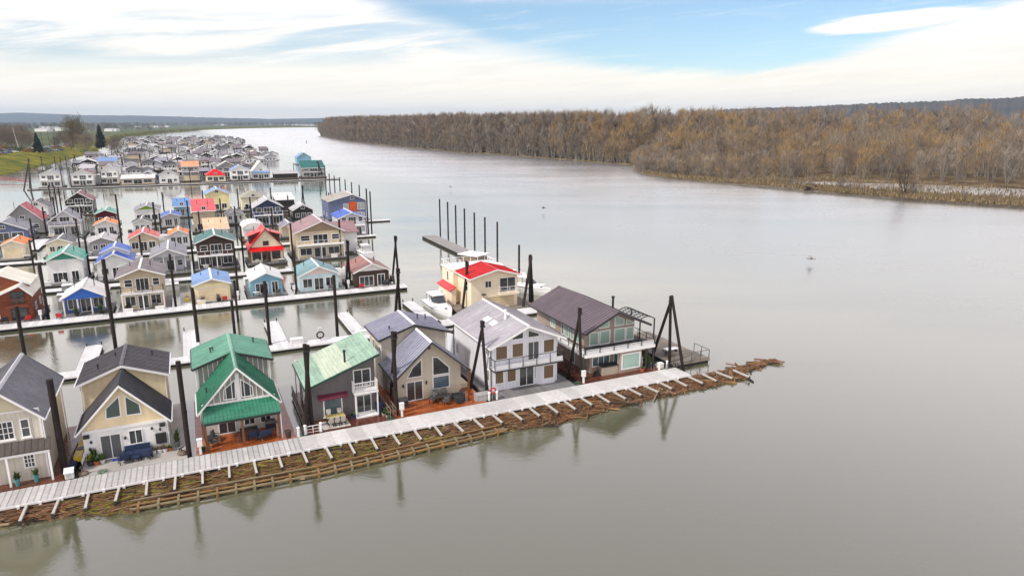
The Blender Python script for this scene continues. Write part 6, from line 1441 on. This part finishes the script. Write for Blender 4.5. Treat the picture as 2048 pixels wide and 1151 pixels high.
h = st('kayak', 'dark blue kayak beside the yellow kayak at the cream house', 'kayak', 4.0, 6.6, .45, R(90)); hull(h, 3.6, .6, .3, NAVY, zb=-.1, name='hull'); gpart(h, 'cockpit_rim', BLACK, lambda q: q.lathe([(.3, .31), (.36, .36), (.28, .37)], n=12))
# green house porch
chair('left grey chair on the green roofed porch', 14.6, 4.1, R(40), GREYF); chair('dark blue chair in the middle of the green roofed porch', 17.9, 3.9, R(190), NAVY, wide=.9); chair('blue backed swing seat at the right of the green roofed porch', 18.8, 3.6, R(200), NAVY, wide=1.1)
table('dark table behind the porch chairs of the green house', 17.6, 4.9, 0, M('table_dark', (.05, .04, .04), .5), 1.5, .8); grill('black barbecue grill against the wall of the green roofed porch', 19.5, 5.2); chair('second grey chair at the back of the green roofed porch', 14.9, 5.0, R(60), GREYF)
h = st('wicker_bin', 'dark wicker bin outside the green porch by the walkway', 'bin', 20.75, 3.1, .5); gpart(h, 'body', M('wicker', (.06, .04, .03), .9), lambda q: q.lathe([(.22, 0), (.3, .6), (.33, .62), (.27, .6)], n=12))
planter('small dark planter left of the green porch', 13.8, 3.2, .16, .25, DARK, LEAF, tall=.3)
# grey house
rug = st('rug', 'pale patterned outdoor rug in front of the grey house window', 'rug', 25.1, 4.1, .5); box(rug, 'mat', M('pale_rug', (.5, .47, .42), .95, 'plankx', .2), -1.25, 1.25, -.95, .85, .003, .02)
table('yellow topped dining table on the pale rug of the grey house', 25.2, 4.4, 0, M('yellow_table', (.5, .4, .13), .6), 1.7, .8)
for k, x in enumerate((24.65, 25.2, 25.75)): chair('%s white dining chair in front of the yellow table' % ('left', 'middle', 'right')[k], x, 3.75, R(180), M('cream_chair', (.5, .47, .4), .7), z=.52, group='white dining chairs', wide=.42)
for k, x in enumerate((24.75, 25.75)): chair('%s white dining chair behind the yellow table' % ('left', 'right')[k], x, 5.0, 0, M('cream_chair', (.5, .47, .4), .7), z=.52, group='white dining chairs', wide=.42)
planter('round dark blue pot beside the patio door of the grey house', 26.9, 4.6, .28, .4, NAVY, LEAF, tall=.15)
h = st('waste_bin', 'blue waste bin at the right of the grey house door', 'bin', 29.5, 4.9, .5); gpart(h, 'body', NAVY, lambda q: q.hexa([(-.25, -.25, 0), (.25, -.25, 0), (.25, .25, 0), (-.25, .25, 0), (-.3, -.3, .95), (.3, -.3, .95), (.3, .3, .95), (-.3, .3, .95)])); box(h, 'lid', NAVY, -.32, .32, -.32, .32, .955, 1.02)
for k, (x, y) in enumerate(((29.7, 4.0), (30.0, 4.4), (29.9, 3.5))): planter('%s stone planter on the brown deck right of the grey house' % ('first', 'second', 'third')[k], x, y, .2, .25, CONC, LEAF, tall=.25)
# beige house
grill('black covered grill left of the beige house sliding door', 31.9, 4.9); table('dark dining table on the orange deck of the beige house', 36.0, 4.7, 0, M('table_dark', (.05, .04, .04), .5), 1.5, .9)
for k, (x, y, r_) in enumerate(((35.0, 4.9, -60), (35.6, 5.5, 0), (36.5, 5.5, 0), (36.9, 4.8, 80), (36.0, 3.9, 180))): chair('%s dark wicker chair around the beige house dining table' % ordn(k), x, y, R(r_), GREYF, group='wicker chairs round the table', wide=.55)
sofa('black cushioned lounge seat at the right of the beige house deck', 37.4, 4.2, R(-90), M('black_fabric', (.03, .03, .035), .9), 1.2)
h = st('dock_box', 'grey storage box beside the walkway between beige and white houses', 'dock box', 39.8, 3.5, .5); box(h, 'body', M('grey_box', (.36, .35, .34), .6), -.75, .75, -.4, .4, 0, .6); box(h, 'lid', M('grey_box', (.36, .35, .34), .6), -.79, .79, -.44, .44, .603, .7)
box(st('cushion_box', 'cream cushion bench on the deck behind the brown post of the beige house', 'bench', 39.2, 8.2, .5), 'body', CRM, -.5, .5, -.9, .9, 0, .5)
h = st('life_ring', 'red life ring on a post by the white house deck', 'life ring', 40.75, 3.1, .55); q = MB()
for i in range(14):
    a0, a1 = 2 * math.pi * i / 14, 2 * math.pi * (i + 1) / 14; q.tube((.3 * math.cos(a0), -.12, .95 + .3 * math.sin(a0)), (.3 * math.cos(a1), -.12, .95 + .3 * math.sin(a1)), .075, n=6)
q.build('ring', REDP, h); box(h, 'post', WHITE, -.05, .05, -.03, .05, 0, 1.3)
# purple roofed house
h = st('hot_tub', 'tan spa cabinet with black cover by the purple roofed house', 'hot tub', 55.5, 4.35, .5); box(h, 'cabinet', M('tan_panel', (.4, .34, .26), .7, 'board', .3), -1, 1, -.45, .45, 0, .95); box(h, 'cover', BLACK, -1.04, 1.04, -.49, .49, .953, 1.06)
h = st('firewood_basket', 'small black basket left of the spa cabinet', 'basket', 53.9, 4.3, .5); gpart(h, 'body', BLACK, lambda q: q.box(-.25, .25, -.2, .2, 0, .45)); gpart(h, 'handle', BLACK, lambda q: q.box(-.25, .25, -.02, .02, .5, .55))
planter('terracotta pot by the bay window of the purple roofed house', 59.4, 3.3, .25, .35, TERRA, LEAF, tall=.2)
for k, (x, y, l) in enumerate(((61.0, 4.6, 'large green shrub in a dark pot right of the purple roofed house'), (61.5, 5.6, 'tall green shrub behind the large shrub at the purple roofed house'), (60.7, 3.9, 'smaller leafy plant before the purple roofed house corner'))): planter(l, x, y, .35, .45, DARK, LEAFY if k == 1 else LEAF, tall=1.1)
h = st('white_cooler', 'white cooler box at the end of the purple roofed house deck', 'cooler', 61.9, 3.3, .5); box(h, 'body', WHITE, -.3, .3, -.25, .25, 0, .5); box(h, 'lid', WHITE, -.33, .33, -.28, .28, .503, .6)
for l, s, t in (('white power pedestal in front of the cream and green houses', 13.55, 2.85), ('white power pedestal before the piles of the beige house', 31.2, 2.9), ('white power pedestal before the purple roofed house', 51.4, 2.9)): pedestal(l, s, t)
for k, (s, t, l) in enumerate(((21.6, 2.75, 'white bollard by the pale red deck of the green house'), (22.2, 2.9, 'taller white bollard left of the gate at the grey house'), (23.6, 2.9, 'white bollard right of the gate at the grey house'), (40.3, 2.9, 'white bollard beside the grey storage box'), (41.1, 2.8, 'white bollard left of the white house deck'), (61.3, 2.7, 'white bollard near the walkway end'), (62.4, 2.75, 'last white bollard at the river end of the walkway'))): bollard(l, s, t)
h = st('gate', 'low white gate frame in front of the twin piles of the grey house', 'gate', 22.9, 2.95, .55); rail(h, [(-.55, 0), (.55, 0)], 0, .7, WHITE, .55, 3, name='gate_frame')
h = st('gate', 'low dark gate by the red life ring', 'gate', 40.75, 2.75, .55); rail(h, [(-.3, 0), (.4, 0)], 0, .6, BLACK, .35, 3, name='gate_frame')
h = st('railing_end', 'dark end railing at the river end of the walkway', 'railing', 62.8, 2.2, .55); rail(h, [(-.6, .3), (.6, .3), (.6, -.6)], 0, .55, BLACK, .6, 2, name='rail_frame')
h = st('garden_chair', 'yellow kayak stack on the float beside the blue roofed boathouse', 'kayak', 13.0, 60.5, .62, R(90)); hull(h, 3.2, .7, .35, YELL, zb=-.05, name='hull'); h.name = 'kayak'; gpart(h, 'cockpit_rim', BLACK, lambda q: q.lathe([(.3, .36), (.36, .4), (.28, .41)], n=10))
box(st('side_float', 'white float along the left side of the blue roofed boathouse', 'dock', 12.9, 61, 0), 'deck', DECKW, -.9, .9, -4.5, 4.5, .2, .55)
for k, (s, t, c_) in enumerate(((-12.5, 57.0, WHITE), (-10.2, 56.9, BLACK), (5.0, 57.0, BLACK), (8.6, 57.0, GREYF), (24.4, 57.6, BLACK), (26.4, 57.8, GREYF), (-6.0, 81.0, WHITE), (-4.4, 81.1, GREYF), (16.5, 84.2, WHITE), (20.6, 84.1, BLACK), (27.2, 84.3, GREYF))):
    w_ = ['left of the orange cedar home door', 'under the balcony of the orange cedar home', 'at the left of the tan two storey porch', 'at the right of the tan two storey porch', 'before the light blue cottage door', 'beside the light blue cottage corner', 'on the porch of the teal gabled home', 'by the door of the teal gabled home', 'left under the deep teal roof', 'right under the deep teal roof', 'before the steep red roofed home'][k]
    chair('%s chair %s' % ('white' if c_ is WHITE else 'black' if c_ is BLACK else 'grey', w_), s, t, R(random.uniform(150, 210)), c_, group='chairs of the rows behind', wide=.8)
for k, (s, t, l) in enumerate(((-1.6, 57.2, 'green plant at the left of the blue gabled porch'), (1.4, 57.2, 'green plant at the right of the blue gabled porch'), (19.9, 58.2, 'shrub at the right corner of the blue roofed boathouse'), (15.2, 57.0, 'left dark planter before the boathouse wall'), (17.5, 57.2, 'right dark planter before the boathouse wall'), (45.6, 58.6, 'brown shrub at the end of the second walkway'))): planter(l, s, t, .4, .4, DARK, LEAF if k < 2 else M('dry_stem', (.25, .2, .14), .9), tall=.9, z=.6)
for s, t, l in ((20.3, 56.7, 'white power pedestal before the boathouse'), (37.8, 57.0, 'white power pedestal left of the brown roofed end home'), (-5.9, 56.6, 'white power pedestal between the cedar home and blue gable'), (28.9, 56.9, 'white power pedestal between the two blue cottages')): pedestal(l, s, t, .6)

# everyday clutter on the decks of the rows behind
rc = random.Random(33)
for k, (hm, d_) in enumerate(HOMES):
    s, t = ST(hm.location)
    if t > 200: continue
    for j, side_ in enumerate(('left', 'right')):
        if rc.random() < .12: continue
        x = s + (-1 if j == 0 else 1) * rc.uniform(1.6, 3.2); y = t - rc.uniform(.5, .95); c_ = rc.randrange(5)
        if c_ == 0: planter('leafy pot plant at the %s front of the %s' % (side_, d_), x, y, .28, .4, rc.choice((TERRA, DARK, WHITE)), LEAF, tall=.7)
        elif c_ == 1:
            h = st('storage_box', 'pale storage box at the %s front of the %s' % (side_, d_), 'storage box', x, y, .5, group='deck boxes of the rows behind'); box(h, 'body', rc.choice((WHITE, GREYF, CRM)), -.6, .6, -.3, .3, 0, .55); box(h, 'lid', WHITE, -.63, .63, -.33, .33, .553, .62)
        elif c_ == 2: chair('deck chair at the %s front of the %s' % (side_, d_), x, y, R(rc.uniform(150, 210)), rc.choice((WHITE, GREYF, NAVY, REDP)), group='chairs of the rows behind', wide=.7)
        elif c_ == 3: grill('black grill at the %s front of the %s' % (side_, d_), x, y, R(180))
        else: table('small table at the %s front of the %s' % (side_, d_), x, y, 0, rc.choice((WHITE, RUST, GREYF)), 1.0, .6)
for k, (s, t, l) in enumerate(((6.3, 2.85, 'coiled green hose at the front edge of the cream house deck'), (30.0, 2.85, 'coiled hose on the walkway edge by the beige house rail'), (50.7, 3.1, 'coiled hose between white and purple roofed houses'))):
    h = st('garden_hose', l, 'hose', s, t, .55, group='coiled hoses'); q = MB()
    for i in range(40):
        a0, a1 = i * .5, (i + 1) * .5; r0 = .16 + .006 * i
        q.tube((r0 * math.cos(a0), r0 * math.sin(a0), .03 + .002 * i), (r0 * math.cos(a1), r0 * math.sin(a1), .032 + .002 * i), .02, n=5)
    q.build('coil', M('green_hose', (.02, .12, .05), .5), h)

# ---------------------------------------------------------------- haze
hz = bpy.data.materials.new('haze_air'); hz.use_nodes = True; hz.node_tree.nodes.clear(); t_ = hz.node_tree
vo = t_.nodes.new('ShaderNodeVolumePrincipled'); vo.inputs['Color'].default_value = (.62, .79, 1, 1); vo.inputs['Density'].default_value = HAZE; vo.inputs['Anisotropy'].default_value = .2
oo = t_.nodes.new('ShaderNodeOutputMaterial'); t_.links.new(vo.outputs[0], oo.inputs['Volume'])
if HAZE > 0:
    q = MB(); q.box(-13500, 13500, -300, 13500, -1.5, 260); tag(q.build('haze', hz), 'pale blue distance haze', kind='stuff')
